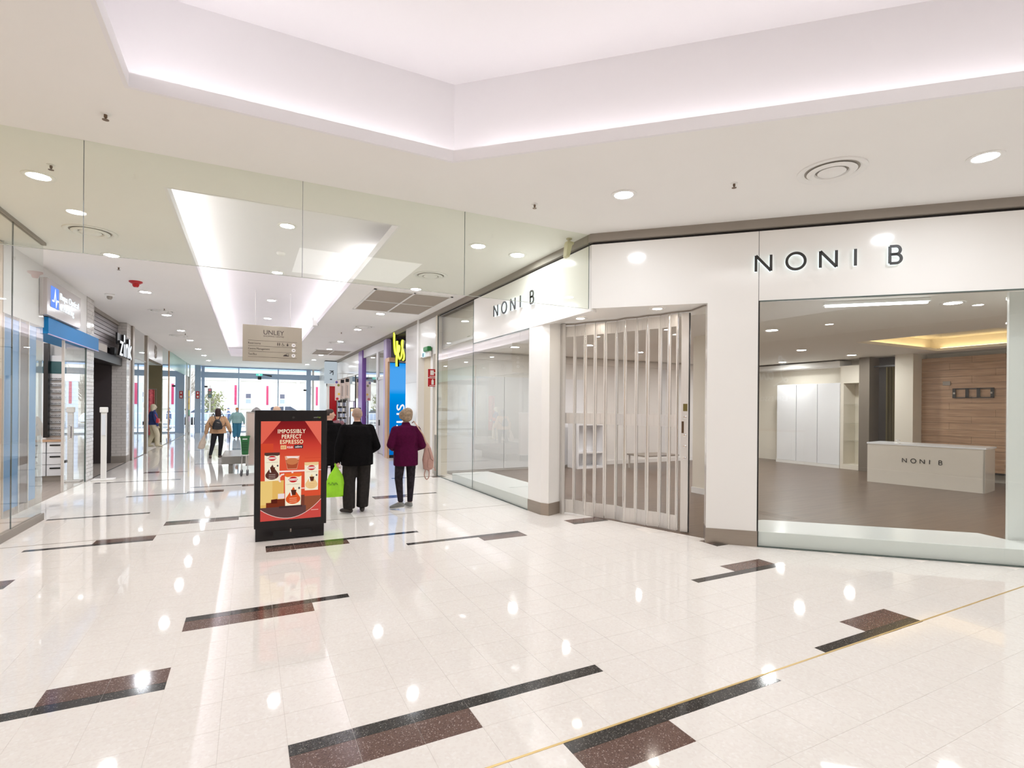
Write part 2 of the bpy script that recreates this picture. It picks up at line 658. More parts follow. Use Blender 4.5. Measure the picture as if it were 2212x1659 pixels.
for n_, y in enumerate((6.98, 10.16, 13.16, 16.28, 19.5, 22.3, 25.6, 28.8, 32.0)):
    downlight(-1.95, y, ZC, f'round white downlight, {ORD[n_]} of the left ceiling row over the walkway', 'downlights in left row')
for n_, y in enumerate((7.0, 10.17, 13.33, 16.43, 19.83, 22.77, 25.6, 28.6, 32.0)):
    downlight(2.95, y, ZC, f'round white downlight, {ORD[n_]} of the right ceiling row over the walkway', 'downlights in right row')
for n_, y in enumerate((8.72, 11.9, 15.14, 18.35, 21.5, 24.7)):
    downlight(.5, y, 4.45, f'round white downlight, {ORD[n_]} along middle of the lit ceiling recess', 'downlights in ceiling recess')
downlight(3.66, 7.13, ZC, 'round white downlight beside the corner, above the wall sign letters', 'downlights by corner shop')
downlight(3.64, 4.56, ZC, 'round white downlight above the folding shutter corner', 'downlights by corner shop')
downlight(6.02, 2.34, ZC, 'round white downlight beyond the round vent, above the big window', 'downlights by corner shop')
for n_, (x, y) in enumerate(((7.6, .1), (-1.9, 3.6), (-1.9, .4), (-2.0, -3.2), (1.6, -4.4), (4.8, -4.4), (7.6, -3.6), (-4.4, 3.4), (-4.4, .4), (-4.4, -3.2), (7.6, -1.8))):  # unseen lamps added to spread light over floor and ceiling
    downlight(x, y, ZC, f'round white downlight added behind the viewpoint, {ORD[n_]} around the big coffer', 'added downlights behind viewpoint')
for n_, (x, y) in enumerate(((4.41, 6.52), (4.87, 5.38))):
    downlight(x, y, 3.033, ('small round downlight in entrance soffit, by left column', 'small round downlight in entrance soffit, by the lead post')[n_], 'entrance soffit lights', M_lampsm, .06)


def vent(x, y, r, lab):
    t = thing('ceiling_vent', lab, 'vent', (x, y, ZC), 0, 'round ceiling vents')
    MB().lathe([(r, 0), (r, -.012), (r * .93, -.02), (r * .84, -.012), (r * .78, 0)], n=36).build('outer_ring', M_rim, t, smooth=True)
    MB().lathe([(r * .68, -.004), (r * .72, -.014), (r * .62, -.034), (r * .5, -.022), (r * .47, -.002)], n=36).build('middle_ring', M_rim, t, smooth=True)
    MB().lathe([(0, -.036), (r * .2, -.038), (r * .34, -.032), (r * .41, -.018), (r * .38, -.002)], n=32).build('centre_disc', M_rim, t, smooth=True)
    MB().lathe([(0, -.001), (r * .9, -.001), (r * .9, -.0002)], n=32).build('duct_backing', pm('duct_dark', (170, 162, 152), .8), t)


vent(5.06, 3.16, .30, 'round white air vent over the corner shop sign')
vent(-1.94, 8.9, .30, 'round white air vent on left ceiling, seen through the glass bulkhead')
vent(2.87, 8.98, .30, 'round white air vent on right ceiling, seen through the glass bulkhead')
vent(-1.98, 15.66, .30, 'round white air vent beside left downlights beyond the red beacon')
vent(3.01, 15.78, .30, 'round white air vent lit yellow near the yes sign')
vent(-2.14, 20.96, .30, 'round white air vent farthest along the left ceiling')
vent(2.9, 20.3, .30, 'round white air vent before the far ceiling grille')

M_spk = pm('sprinkler_bronze', (120, 98, 80), .35, metal=.6)
for x, y, lab in ((4.46, 3.8, 'small sprinkler head between downlight and round vent at right'), (2.91, 5.25, 'small sprinkler head near tip of the big coffer'), (-1.05, 5.23, 'small sprinkler head left of the big coffer'),
                  (-2.01, 10.99, 'small sprinkler head before the red beacon'), (-1.87, 15.2, 'small sprinkler head above left vent'), (-1.9, 20.2, 'small sprinkler head on far left ceiling'), (2.6, 17.3, 'small sprinkler head on right ceiling near yes sign'), (-1.75, 6.6, 'small sprinkler head below the first left downlight')):
    t = thing('sprinkler', lab, 'sprinkler', (x, y, ZC), 0, 'ceiling sprinklers')
    MB().lathe([(.035, 0), (.035, -.004), (.02, -.008), (0, -.008)], n=16).build('escutcheon', M_rim, t)
    MB().lathe([(.012, -.006), (.012, -.03), (.006, -.035), (.006, -.045), (.024, -.047), (.024, -.05), (0, -.05)], n=12).build('head', M_spk, t)

# return air grilles
M_grille = pm('grille_grey', (206, 196, 184), .6)


def grille(pts, lab):
    (x0, y0), (x1, y1) = pts
    t = thing('air_grille', lab, 'vent', (0, 0, ZC), 0, 'ceiling return grilles')
    mb = MB()
    for b in ((x0, x1, y0, y0 + .05), (x0, x1, y1 - .05, y1), (x0, x0 + .05, y0, y1), (x1 - .05, x1, y0, y1), ((x0 + x1) / 2 - .02, (x0 + x1) / 2 + .02, y0, y1), (x0, x1, (y0 + y1) / 2 - .02, (y0 + y1) / 2 + .02)):
        mb.box(*b, -.014, 0)
    mb.build('grille_frame', M_rim, t)
    sl = MB()
    y = y0 + .05
    while y < y1 - .05:
        sl.box(x0 + .05, x1 - .05, y, y + .012, -.010, -.001)
        y += .04
    o = sl.build('grille_slats', M_grille, t)
    o['kind'] = 'stuff'
    box('backing', pm('grille_back', (160, 150, 138), .8), (x0 + .03, x1 - .03, y0 + .03, y1 - .03, -.0012, -.0002), t)


grille(((2.2, 10.5), (3.86, 12.95)), 'large square return air grille beyond the glass bulkhead')
grille(((2.45, 23.1), (3.95, 25.3)), 'grey return air grille far down the right ceiling')

t = thing('fire_beacon', 'red fire alarm beacon on left walkway ceiling', 'alarm', (-1.95, 12.12, ZC))
MB().lathe([(.11, 0), (.11, -.02), (.07, -.045), (0, -.045)], n=24).build('beacon_base', M_red, t)
MB().lathe([(.055, -.04), (.055, -.075), (.04, -.105), (0, -.112)], n=20).build('beacon_lens', pm('beacon_lens_red', (205, 20, 26), .15), t, smooth=True)
t = thing('security_camera', 'small white dome camera on left walkway ceiling near brick pillar', 'camera', (-2.67, 13.77, ZC))
MB().lathe([(.09, 0), (.09, -.03), (.06, -.05), (0, -.05)], n=20).build('camera_mount', M_rim, t)
MB().lathe([(.05, -.045), (.05, -.085), (.03, -.115), (0, -.12)], n=18).build('camera_lens', M_band, t, smooth=True)
t = thing('smoke_detector', 'small cream smoke detector in the lit ceiling recess', 'detector', (.49, 10.32, 4.45))
MB().lathe([(.075, 0), (.075, -.02), (.055, -.045), (.02, -.055), (0, -.055)], n=24).build('detector_body', M_rim, t, smooth=True)
t = thing('motion_sensor', 'cream motion sensor on bracket at ceiling corner behind glass bulkhead', 'sensor', (3.93, 6.1, ZC))
M_crm = pm('aged_cream_plastic', (214, 206, 170), .5)
MB().lathe([(.04, 0), (.04, -.012), (.02, -.02), (.02, -.06), (0, -.06)], n=16).build('bracket', M_crm, t)
MB().prism([(-.05, -.09), (.05, -.09), (.06, -.05), (-.04, -.04)], -.045, .045, lambda a, b, c: (a, c, b)).prism([(-.07, -.26), (-.02, -.27), (.03, -.08), (-.05, -.06)], -.05, .05, lambda a, b, c: (a, c, b)).build('sensor_body', M_crm, t, bevel=.01)
t = thing('ceiling_speaker', 'white box fixed on right edge of ceiling recess', 'speaker', (1.62, 15.9, 4.0))
MB().box(0, .12, 0, .3, -.02, .24).build('speaker_case', M_rim, t, bevel=.01)
box('speaker_grille', M_dark, (.121, .132, .03, .27, .0, .2), t)

# ================================================================== GLASS BULKHEAD across the walkway
t = struct(thing('window_1', 'clear glass bulkhead hanging across the walkway ceiling', 'window', (0, 5.843, 0)))
ed = [XG, -1.322, .483, 2.288, 4.085]
for a, b in zip(ed[:-1], ed[1:]):
    p = box('pane', M_glassg, (a + .003, b - .003, -.006, .006, 3.032, 4.028), t)
    MB().box(b - .004, b - .0005, -.0062, .0062, 3.03, 4.028).build('pane_edge', M_glassedge, p)
box('bottom_edge', pm('glass_edge_pale', (196, 198, 184), .2), (XG, 4.085, -.006, .006, 3.028, 3.032), t)

# ================================================================== CORNER SHOP (right)
# grey bulkhead band under the ceiling, then a dark gap, then the gloss fascia
CX, CY = XR, FO.y + (FO.x - XR) * math.tan(ANG)      # where facade and walkway wall meet


def wall_strip(mb, y_a, y_b, x0, x1, z0, z1):
    mb.box(x0, x1, y_a, y_b, z0, z1)


S0 = -(FO.x - XR) / math.cos(ANG)
bn = MB()
bn.prism([(XR - .03, 13.7), (XR - .03, CY - .015), fpt(3.6, -.03), fpt(3.6, .12), (XR + .12, CY + .06), (XR + .12, 13.7)], 3.925, ZC)
struct(bn.build('trim_5', M_band), 'grey painted bulkhead band above the corner shop')
dg = MB()
dg.prism([(XR + .03, 12.2), (XR + .03, CY + .012), fpt(3.6, .03), fpt(3.6, .14), (XR + .14, CY + .06), (XR + .14, 12.2)], 3.88, 3.925)
struct(dg.build('trim_6', M_dark), 'dark shadow gap above the corner shop fascia')
# fascia panels
fa = struct(thing('wall_fascia', 'glossy cream fascia panels of the corner shop', 'wall'))
fp1 = MB().prism([(XR, 9.94), (XR, CY), (XR + .12, CY + .05), (XR + .12, 9.94)], 3.0, 3.89).build('panel', M_gloss, fa)
MB().prism([(XR, CY), fpt(-.012, 0), fpt(-.012, .12), (XR + .12, CY + .05)], 3.033, 3.89).build('panel', M_gloss, fa)
MB().prism([fpt(-.006, 0), fpt(3.6, 0), fpt(3.6, .12), fpt(-.006, .12)], 3.033, 3.89).build('panel', M_gloss, fa)
MB().prism([fpt(-.012, .004), fpt(-.006, .004), fpt(-.006, .12), fpt(-.012, .12)], 3.033, 3.89).build('panel_joint', M_dark, fa)
# soffit of the entrance
so = MB().prism([(XR + .01, 7.6), (XR + .01, CY + .02), fpt(-.02, .02), fpt(-.02, .5), (4.9, 7.6)], 3.036, 3.09).build('ceiling_soffit', M_gloss)
struct(so)
# left column
lc = [(XR, 7.55), (XR + .015, 7.16), (4.19, 7.035), (4.46, 7.15), (4.46, 7.55)]
struct(MB().prism(lc, .19, 3.036).build('wall_left_column', M_gloss))
struct(MB().prism(offset_poly(lc, .006), 0, .19).build('baseboard_left', M_steel))
# right column
rc = [fpt(-.6, 0), fpt(-.012, 0), fpt(-.012, .36), fpt(-.6, .36)]
struct(MB().prism(rc, .19, 3.033).build('wall_right_column', M_gloss))
struct(MB().prism([fpt(-.606, -.006), fpt(-.006, -.006), fpt(-.006, .36), fpt(-.606, .36)], 0, .19).build('baseboard_right', M_steel))
struct(box('baseboard_lamp_point', M_black, (4.461, 4.466, 7.3, 7.33, 1.36, 1.42)), 'small black key switch on left column')

# windows of the corner shop
t = struct(thing('window_2', 'tall glass pane on the walkway beside the fire hose cupboard', 'window'))
box('pane', M_glass, (XR - .006, XR + .006, 9.955, 12.19, .012, 3.88), t)
box('frame', M_glassedge, (XR - .012, XR + .012, 12.19, 12.215, 0, 3.9), t)
box('joint', M_glassedge, (XR - .0065, XR + .0065, 9.944, 9.955, .0, 3.88), t)
t = struct(thing('window_3', 'display window under the wall sign on the walkway', 'window'))
box('pane', M_glass, (XR - .006, XR + .006, 7.555, 9.943, .012, 2.985), t)
box('frame', M_glassedge, (XR - .01, XR + .012, 7.555, 12.2, 0, .012), t)
box('frame', M_glassedge, (XR - .004, XR + .02, 7.555, 9.943, 2.985, 3.0), t)
t = struct(facade_thing('window_4', 'large display window facing the viewer right of the entrance', 'window'))
box('pane', M_glass, (.004, 2.47, -.006, .006, .014, 3.02), t)
box('pane', M_glass, (2.476, 3.6, -.006, .006, .014, 3.02), t)
box('frame', M_glassedge, (0, 3.6, -.012, .012, 0, .014), t)
box('frame', M_glassedge, (0, 3.6, -.004, .02, 3.02, 3.033), t)
box('frame', M_dark, (-.008, .004, -.004, .03, .0, 3.033), t)
# display plinths
tag(MB().prism([(XR + .02, 7.6), (XR + .02, 11.2), (5.02, 11.2), (5.02, 7.9), (4.7, 7.6)], 0, .185).build('display_plinth', M_plat, bevel=.006), 'low white display plinth behind the window on the walkway', 'plinth')
tag(MB().prism([fpt(.01, .03), fpt(3.5, .03), fpt(3.5, .5), fpt(2.78, .5), fpt(2.62, .82), fpt(.18, .79), fpt(.01, .66)], 0, .185).build('display_plinth', M_plat, bevel=.006), 'low white display plinth behind the large window right of the entrance', 'plinth')
struct(MB().prism([fpt(2.77, .53), fpt(3.6, .53), fpt(3.6, .57), fpt(2.77, .57)], 0, 3.1).build('wall_window_side', M_plat), 'white side wall in the large window')

# shop floor, ceiling and walls
shp = [(4.5, 12.7), (4.5, 7.5), (4.62, 7.2), fpt(-.62, .24), fpt(-.1, .03), fpt(3.6, .03), (16, fpt(3.6, .03)[1]), (16, 12.7)]
struct(MB().prism(shp, -.01, .003).build('floor_shop', M_wfloor))
IZ = 3.14
hx0, hx1, hy0, hy1 = 11.6, 14.9, 4.3, 6.7
ic = MB()
ic.prism([(XR + .13, 12.7), (XR + .13, CY + .2), (XR + .6, CY - .2), fpt(-.02, .14), fpt(3.6, .14), (hx0, fpt(3.6, .14)[1]), (hx0, 12.7)], IZ, IZ + .06)
ic.box(hx0, 16, fpt(3.6, .14)[1], hy0, IZ, IZ + .06)
ic.box(hx0, 16, hy1, 12.7, IZ, IZ + .06)
ic.box(hx1, 16, hy0, hy1, IZ, IZ + .06)
struct(ic.build('ceiling_shop', pm('shop_ceiling_paint', (247, 242, 234), .7)))
cw = MB()
for b in ((hx0 - .3, hx0 - .25, hy0 - .3, hy1 + .3), (hx1 + .25, hx1 + .3, hy0 - .3, hy1 + .3), (hx0 - .3, hx1 + .3, hy0 - .3, hy0 - .25), (hx0 - .3, hx1 + .3, hy1 + .25, hy1 + .3)):
    cw.box(*b, IZ + .06, 3.48)
cw.box(hx0 - .3, hx1 + .3, hy0 - .3, hy1 + .3, 3.46, 3.5)
struct(cw.build('wall_shop_recess', M_wall_in))
for n_, b in enumerate(((hx0, hx1, hy1 + .16, hy1 + .2), (hx1 + .16, hx1 + .2, hy0, hy1))):
    tag(box('light_strip', M_ledw, (*b, IZ + .065, IZ + .08)), ('warm hidden light strip along back of shop ceiling recess', 'warm hidden light strip along side of shop ceiling recess')[n_], 'light')
struct(box('wall_shop_back', M_wall_in, (15.76, 15.95, -2, 12.85, 0, IZ + .3)))
struct(box('wall_shop_side', M_white, (XR + .02, 15.95, 12.66, 12.85, 0, 3.9)))
struct(box('wall_shop_end', M_wall_in, (8.4, 15.95, -2.2, -2.0, 0, IZ + .3)))
struct(box('wall_facade_end', M_gloss, (8.2, 8.4, -8, 1.9, 0, ZC)))
struct(box('wall_shop_bulkhead', M_wall_in, (XR + .16, XR + .22, 9.9, 12.66, IZ - .02, 3.93)), 'cream bulkhead behind top of the tall glass pane')
# white wall panels on the side wall
t = thing('wall_panelling', 'white wall panels with dark joints behind the walkway window', 'panels', (0, 12.66, 0))
for a, b in ((4.5, 5.24), (5.25, 6.11), (6.125, 6.98), (7.0, 7.86), (7.88, 8.7)):
    box('panel', M_door_w, (a, b, -.03, 0, .05, 2.5), t)
box('cornice', M_white, (4.2, 15.7, -.06, 0, 2.94, 3.1), t)
box('skirting', M_white, (8.7, 15.7, -.03, 0, 0, .12), t)
t = thing('shelf_unit', 'low white shelf unit seen through the folding shutter', 'shelf', (8.9, 12.0, 0))
for b in ((-.8, .0, 0, .5, .0, .06), (-.8, .0, 0, .5, .42, .46), (-.8, 0, 0, .5, 1.2, 1.24)):
    box('shelf', M_door_w, b, t)
for b in ((-.84, -.8, 0, .5, 0, 1.24), (0, .04, 0, .5, 0, 1.24)):
    box('side_panel', M_door_w, b, t)
box('back_panel', M_door_w, (-.8, 0, .46, .5, .06, 1.2), t)
t = thing('display_table', 'low grey display table on shop floor behind shutter', 'table', (10.2, 11.4, 0))
box('table_top', M_band, (-.6, .6, -.4, .4, .36, .4), t)
for sx in (-.55, .55):
    for sy in (-.35, .35):
        box('leg', M_alu, (sx - .02, sx + .02, sy - .02, sy + .02, 0, .36), t)
# cupboards along the back wall
t = thing('wardrobe', 'row of tall white laminate cupboard doors on shop back wall', 'cupboard', (15.2, 9.2, 0))
box('carcass', M_door_w, (.03, .55, 0, 2.02, 0, 2.47), t)
for i in range(3):
    d = box('door', M_door_w, (0, .028, .01 + i * .672, .66 + i * .672, .1, 2.45), t)
box('plinth', M_white, (-.02, .03, 0, 2.02, 0, .09), t)
box('cornice', M_white, (-.02, .55, 0, 3.34, 2.95, 3.1), t)
t = thing('display_niche', 'tall lit display niche with glass shelves beside white cupboards', 'niche', (15.2, 8.62, 0))
for b in ((0, .55, 0, .06, 0, 2.95), (0, .55, .48, .57, 0, 2.95), (0, .55, .06, .48, 2.45, 2.95), (0, .55, .06, .48, 0, .14)):
    box('niche_frame', M_wall_in, b, t)
for z in (.8, 1.3, 1.85):
    box('glass_shelf', M_glass, (.05, .5, .07, .47, z, z + .012), t)
struct(MB().box(15.1, 15.75, 8.35, 8.62, 0, IZ).build('wall_grey_pier', pm('taupe_paint', (120, 110, 98), .6)))
struct(box('wall_dark_opening', M_dark, (15.55, 15.75, 7.7, 8.35, 0, IZ)))  # black panel stands in for the darkness of the opening
t = thing('curtain', 'olive curtain hanging in dark doorway behind the counter', 'curtain', (15.3, 7.78, 0))
cu = MB()
P = [(.05 * math.sin(i * 1.1), i * .014) for i in range(18)]
cu.ribbon(P, .012, .02, 2.85)
cu.build('cloth', pm('olive_cloth', (88, 78, 40), .8), t, smooth=True)
box('curtain_rail', M_black, (-.02, .02, -.02, .55, 2.86, 2.9), t)
struct(box('wall_pier_cream', M_wall_in, (15.1, 15.75, 7.3, 7.72, 0, IZ)))
tw = struct(thing('wall_timber', 'timber boarded feature wall behind the counter', 'wall', (15.5, 0, 0)))
zz = .25
rw = 0
while zz < 2.88:
    y = 2.2 - (rw % 3) * .45
    while y < 7.3:
        ya, yb = max(y, 2.2), min(y + 1.5, 7.3)
        if yb - ya > .05: box('board', M_timber, (0, .03 + random.uniform(0, .006), ya + .002, yb - .002, zz + .002, zz + .16), tw)
        y += 1.5
    zz += .163
    rw += 1
box('backing', M_dark, (.035, .06, 2.2, 7.3, .2, 2.9), tw)
t = thing('tv_bracket', 'black metal television bracket on timber wall', 'bracket', (15.49, 6.22, 2.12))
mb = MB()
for b in ((-.4, .4, .10, .12), (-.4, .4, -.12, -.10), (-.4, -.34, -.12, .12), (.34, .4, -.12, .12), (-.14, -.08, -.12, .12), (.08, .14, -.12, .12)):
    mb.box(-.03, 0, b[0], b[1], b[2], b[3])
mb.build('wall_plate', M_black, t)
for s in (-.36, .36): MB().box(-.045, -.03, s - .02, s + .02, -.02, .02).build('hook', M_steel, t)
t = thing('wall_socket', 'small dark wall box above the television bracket', 'socket', (15.49, 6.75, 2.37))
MB().box(-.02, 0, -.08, .08, -.05, .05).build('socket_plate', M_band, t, bevel=.005)
# counter
ct = thing('counter', 'white shop counter with dark brand letters on its front', 'counter', (13.09, 7.27, 0), math.atan2(-.987, .161))
M_ctr = pm('counter_laminate', (226, 218, 206), .15, var=.01)
box('front_panel', M_ctr, (0, 2.11, 0, .03, .0, .9), ct)
box('side_panel', M_ctr, (2.08, 2.115, 0, .75, 0, .9), ct)
box('side_panel', M_gloss, (0, .03, .03, .75, 0, .9), ct)
box('counter_top', M_door_w, (-.01, 2.13, -.01, .8, .9, .935), ct)
t = thing('price_scanner', 'small pale gadget standing on corner of the white counter', 'scanner', (13.25, 6.7, .935))
MB().box(-.04, .04, -.04, .04, 0, .015).build('foot', M_rim, t)
MB().lathe([(.012, .015), (.012, .05), (.04, .055), (.04, .085), (0, .085)], n=14).build('head', M_rim, t, smooth=True)
struct(box('wall_inner_column', M_wall_in, (8.0, 8.35, 7.4, 7.78, 0, IZ)))
struct(box('baseboard_inner_column', M_white, (7.985, 8.365, 7.385, 7.795, 0, .12)))
for n_, (x, y) in enumerate(((8.52, 6.4), (9.3, 8.4), (12.0, 8.2), (14.2, 8.3), (14.6, 10.6), (12.0, 10.6), (9.0, 10.6), (5.7, 11.2), (5.7, 8.9), (7.0, 10.0), (10.6, 3.6), (8.4, 3.6), (13.2, 2.2), (11, .6))):  # the ones by the walkway window are added to brighten it
    downlight(x, y, IZ, f'round downlight inside the empty shop, {ORD[n_]} from its entrance', 'downlights inside empty shop', M_lampin)
t = thing('strip_light', 'bright fluorescent batten on shop ceiling, left half of window', 'light', (7.35, 4.0, IZ), -ANG, 'shop fluorescent battens')
box('batten', M_rim, (-.6, .6, -.05, .05, -.04, -.003), t)
box('fluorescent_tube', em('fluorescent_tube', (240, 250, 255), 16), (-.58, .58, -.02, .02, -.065, -.042), t)
t2 = copy_tree(t)
t2.location = (8.9, 2.5, IZ)
t2['label'] = 'bright fluorescent batten on shop ceiling, right half of window'


# brand letters
def arc(cx, cy, rx, ry, a0, a1, n=14):
    return [(cx + rx * math.cos(rad(a0 + (a1 - a0) * i / n)), cy + ry * math.sin(rad(a0 + (a1 - a0) * i / n))) for i in range(n + 1)]


def letter_paths(ch, h, w):
    if ch == 'N': return [([(0, 0), (0, h)], 0), ([(0, h), (w, 0)], 0), ([(w, 0), (w, h)], 0)]
    if ch == 'O': return [(arc(w / 2, h / 2, w / 2, h / 2, 0, 351, 40), 1)]
    if ch == 'I': return [([(0, 0), (0, h)], 0)]
    q = h * .53
    return [([(0, 0), (0, h)], 0), ([(0, h)] + arc(w * .55, (q + h) / 2, w * .36, (h - q) / 2, 90, -90) + [(0, q)], 0), ([(0, q)] + arc(w * .55, q / 2, w * .45, q / 2, 90, -90) + [(0, 0)], 0)]


def brand_sign(root, sc, proud, face, halo=None, th=.03):
    lay = (('N', -.05, .168), ('O', .29, .2), ('N', .651, .168), ('I', 1.015, 0), ('B', 1.36, .112))
    for ch, s, w in lay:
        lt = None
        mb, hb = MB(), MB()
        for pth, closed in letter_paths(ch, .195, w):
            pth = [((s + a) * sc, (b + .013) * sc) for a, b in pth]
            mb.ribbon(pth, th * sc, -proud, -proud * .78, bool(closed), lambda a, b, c: (a, c, b))
            if halo: hb.ribbon(pth, th * sc * .82, -proud * .775, -.001, bool(closed), lambda a, b, c: (a, c, b))
        lt = mb.build('letter', face, root)
        if halo:
            hb.build('letter_light', halo, lt)


M_halo = em('halo_backlight', (232, 248, 248), 1.6)
sg = facade_thing('shop_sign', 'dark raised brand letters with white backlight on facade facing the viewer', 'sign', 'brand letter signs')
sg.location.z = 3.37
brand_sign(sg, 1.0, .05, M_letter, M_halo)
sg2 = thing('shop_sign', 'dark raised brand letters on the walkway fascia behind glass bulkhead', 'sign', (XR, 8.81, 3.365), -PI / 2, 'brand letter signs')
brand_sign(sg2, 1.0, .05, M_letter, M_halo)
cs = bpy.data.objects.new('brand_lettering', None)
COL.objects.link(cs)
cs.parent = ct
cs.location = (.72, 0, .515)
brand_sign(cs, .47, .01, M_letter, None, .034)

# folding shutter
sx = [163, 238, 295, 367, 430, 510, 552, 637, 705, 790, 840, 900]
SP = [(4.52, 7.14), (4.645, 7.01), (4.70, 6.80), (4.79, 6.66), (4.87, 6.51), (4.97, 6.36), (4.975, 6.17), (5.075, 6.03), (5.115, 5.84), (5.215, 5.69), (5.235, 5.53), (5.28, 5.41)]
M_poly = glass_mat('smoky_polycarbonate', (.955, .945, .935), 1.8)
sh = thing('folding_shutter', 'aluminium folding shutter with clear panels across the shop entrance', 'shutter', (4.52, 7.14, 0))
for i in range(len(SP) - 1):
    a, b = Vector((*SP[i], 0)), Vector((*SP[i + 1], 0))
    L = (b - a).length
    rz = math.atan2(b.y - a.y, b.x - a.x)
    fr = MB()
    fr.box(.004, L - .004, -.006, .006, .012, .22)
    fr.box(.004, L - .004, -.006, .006, 2.83, 3.0)
    fr.box(.004, L - .004, -.006, .006, 1.44, 1.61)
    for x in (.006, L - .026):
        fr.box(x, x + .02, -.011, .011, .012, 3.0)
    for z0, z1 in ((.03, .2), (1.45, 1.6), (2.84, 2.98)):
        fr.box(L / 2 - .004, L / 2 + .004, -.009, .009, z0, z1)
    p = fr.build('shutter_panel', M_alu, sh, (a.x - 4.52, a.y - 7.14, 0), rz)
    box('clear_sheet', M_poly, (.026, L - .026, -.002, .002, .22, 1.44), p)
    box('clear_sheet', M_poly, (.026, L - .026, -.002, .002, 1.61, 2.83), p)
    MB().tube([(L, 0, .008), (L, 0, 3.02)], .012, 8).build('hinge_rod', M_chrome, p, smooth=True)
le = MB().box(0, .1, -.03, .03, .01, 3.0).build('lead_post', M_alu, sh, (5.30 - 4.52, 5.365 - 7.14, 0), math.atan2(-1, .72), bevel=.006)
box('weather_seal', M_black, (.101, .112, -.02, .02, .01, 3.0), le)
box('lock_plate', pm('old_brass', (120, 108, 62), .4, metal=.6), (.03, .085, -.034, -.03, 1.66, 1.76), le)
box('strike_plate', pm('bronze_plate', (92, 70, 50), .4, metal=.5), (.012, .04, -.036, -.03, 1.36, 1.52), le)
for z in (1.58, 1.33, 1.18, 1.02):
    o = MB().lathe([(.022, 0), (.022, .012), (.012, .016), (.012, .022), (0, .022)], n=14).build('key_lock', M_chrome, le, smooth=True)
    o.rotation_euler = (PI / 2, 0, 0)
    o.location = (.055, -.03, z)
box('jamb_channel', M_alu, (4.462 - 4.52, 4.51 - 4.52, -.06, .06, .0, 3.03), sh)
tr = MB()
tr.ribbon([(4.47, 7.12)] + SP + [(5.36, 5.25), fpt(-.62, .1)], .03, 3.02, 3.036)
struct(tr.build('trim_7', M_band), 'overhead track of the folding shutter')

# ================================================================== FIRE HOSE CUPBOARD and wall beyond the corner shop
struct(box('wall_right_post', M_wall_in, (XR - .02, XR + .1, 12.22, 12.34, 0, 3.93)))
tag(box('corner_guard', M_steel, (XR - .032, XR - .02, 12.22, 12.34, 0, 1.0)), 'steel corner guard on the post beside tall glass pane', 'guard')
struct(box('wall_right_recess', pm('cream_wall', (216, 204, 180), .5), (XR + .12, XR + .3, 12.34, 13.7, 0, 3.0)))
struct(box('wall_right_over_door', M_gloss, (XR, XR + .3, 12.34, 13.7, 3.0, 3.93)))
struct(box('baseboard_recess', M_steel, (XR + .105, XR + .12, 12.95, 13.7, 0, .12)))
d = struct(thing('door_1', 'cream hose cupboard door with black lettering', 'door', (XR + .12, 12.95, 0)))
box('door_leaf', pm('cream_door', (212, 200, 176), .45), (-.012, 0, -.6, 0, .04, 2.05), d)
text('lettering', 'FIRE', M_black, d, (-.013, -.34, 1.60), height=.055, rz=-PI / 2)
text('lettering', 'FIRE HOSE', M_black, d, (-.013, -.34, 1.47), height=.055, rz=-PI / 2)
sg = thing('fire_sign', 'red square sign with white fire hose symbol', 'sign', (XR - .0, 12.58, 2.42), -PI / 2 + .5, 'fire signs')
M_wh = pm('sign_white', (245, 242, 240), .4)


def fire_sign(t, kind):
    MB().box(0, .24, -.006, 0, 0, .21).build('plate', M_red, t, bevel=.003)
    mb = MB()
    if kind == 'hose':
        mb.box(.06, .15, -.008, -.006, .06, .18)
        mb.box(.15, .2, -.008, -.006, .11, .13)
    else:
        mb.box(.09, .15, -.008, -.006, .05, .16)
        mb.box(.105, .135, -.008, -.006, .16, .19)
    mb.build('symbol', M_wh, t)
    mb = MB()
    mb.box(.04, .2, -.008, -.006, .018, .032)
    mb.build('caption_bar', M_wh, t)


sg.location, sg.rotation_euler = (XR - .12, 12.62, 2.42), (0, 0, 0)
fire_sign(sg, 'hose')
sg = thing('fire_sign', 'red square sign with white extinguisher symbol', 'sign', (XR - .12, 12.62, 2.19), 0, 'fire signs')
fire_sign(sg, 'ext')
box('sign_bracket', M_wh, (.0, .24, .001, .02, -.0, .44), sg)
ex = thing('exit_sign', 'green and white exit light box over the hose cupboard', 'sign', (XR - .02, 12.95, 2.96), -PI / 2)
MB().box(-.3, .3, -.06, .0, .0, .13).build('light_body', M_wh, ex, bevel=.006)
MB().box(-.05, .32, -.12, -.0, .125, .25).build('green_cover', M_green, ex, bevel=.03)
box('exit_panel', em('exit_panel', (206, 232, 246), 1.2), (-.29, -.03, -.064, -.06, .01, .12), ex)
box('exit_figure', pm('exit_blue_green', (40, 110, 130), .5), (-.25, -.17, -.066, -.064, .02, .11), ex)
# marble column and phone shop
struct(box('wall_right_trim', M_white, (XR - .05, XR + .3, 13.7, 13.85, 0, ZC)))
M_marb = pm('pale_stone_panel', (222, 218, 214), .15, var=.02, scale=3)
ma = struct(thing('wall_marble_column', 'pale polished stone column before the phone shop', 'wall'))
for z0, z1 in ((.14, 1.0), (1.003, 2.35), (2.353, 3.95)):
    box('panel', M_marb, (XR - .04, XR + .6, 13.852, 15.0, z0, z1), ma)
box('base', M_steel, (XR - .045, XR + .6, 13.85, 15.0, 0, .14), ma)
struct(box('trim_8', M_band, (XR - .06, XR + .3, 13.85, 28.4, 3.94, ZC)), 'grey bulkhead band above the far shopfronts')
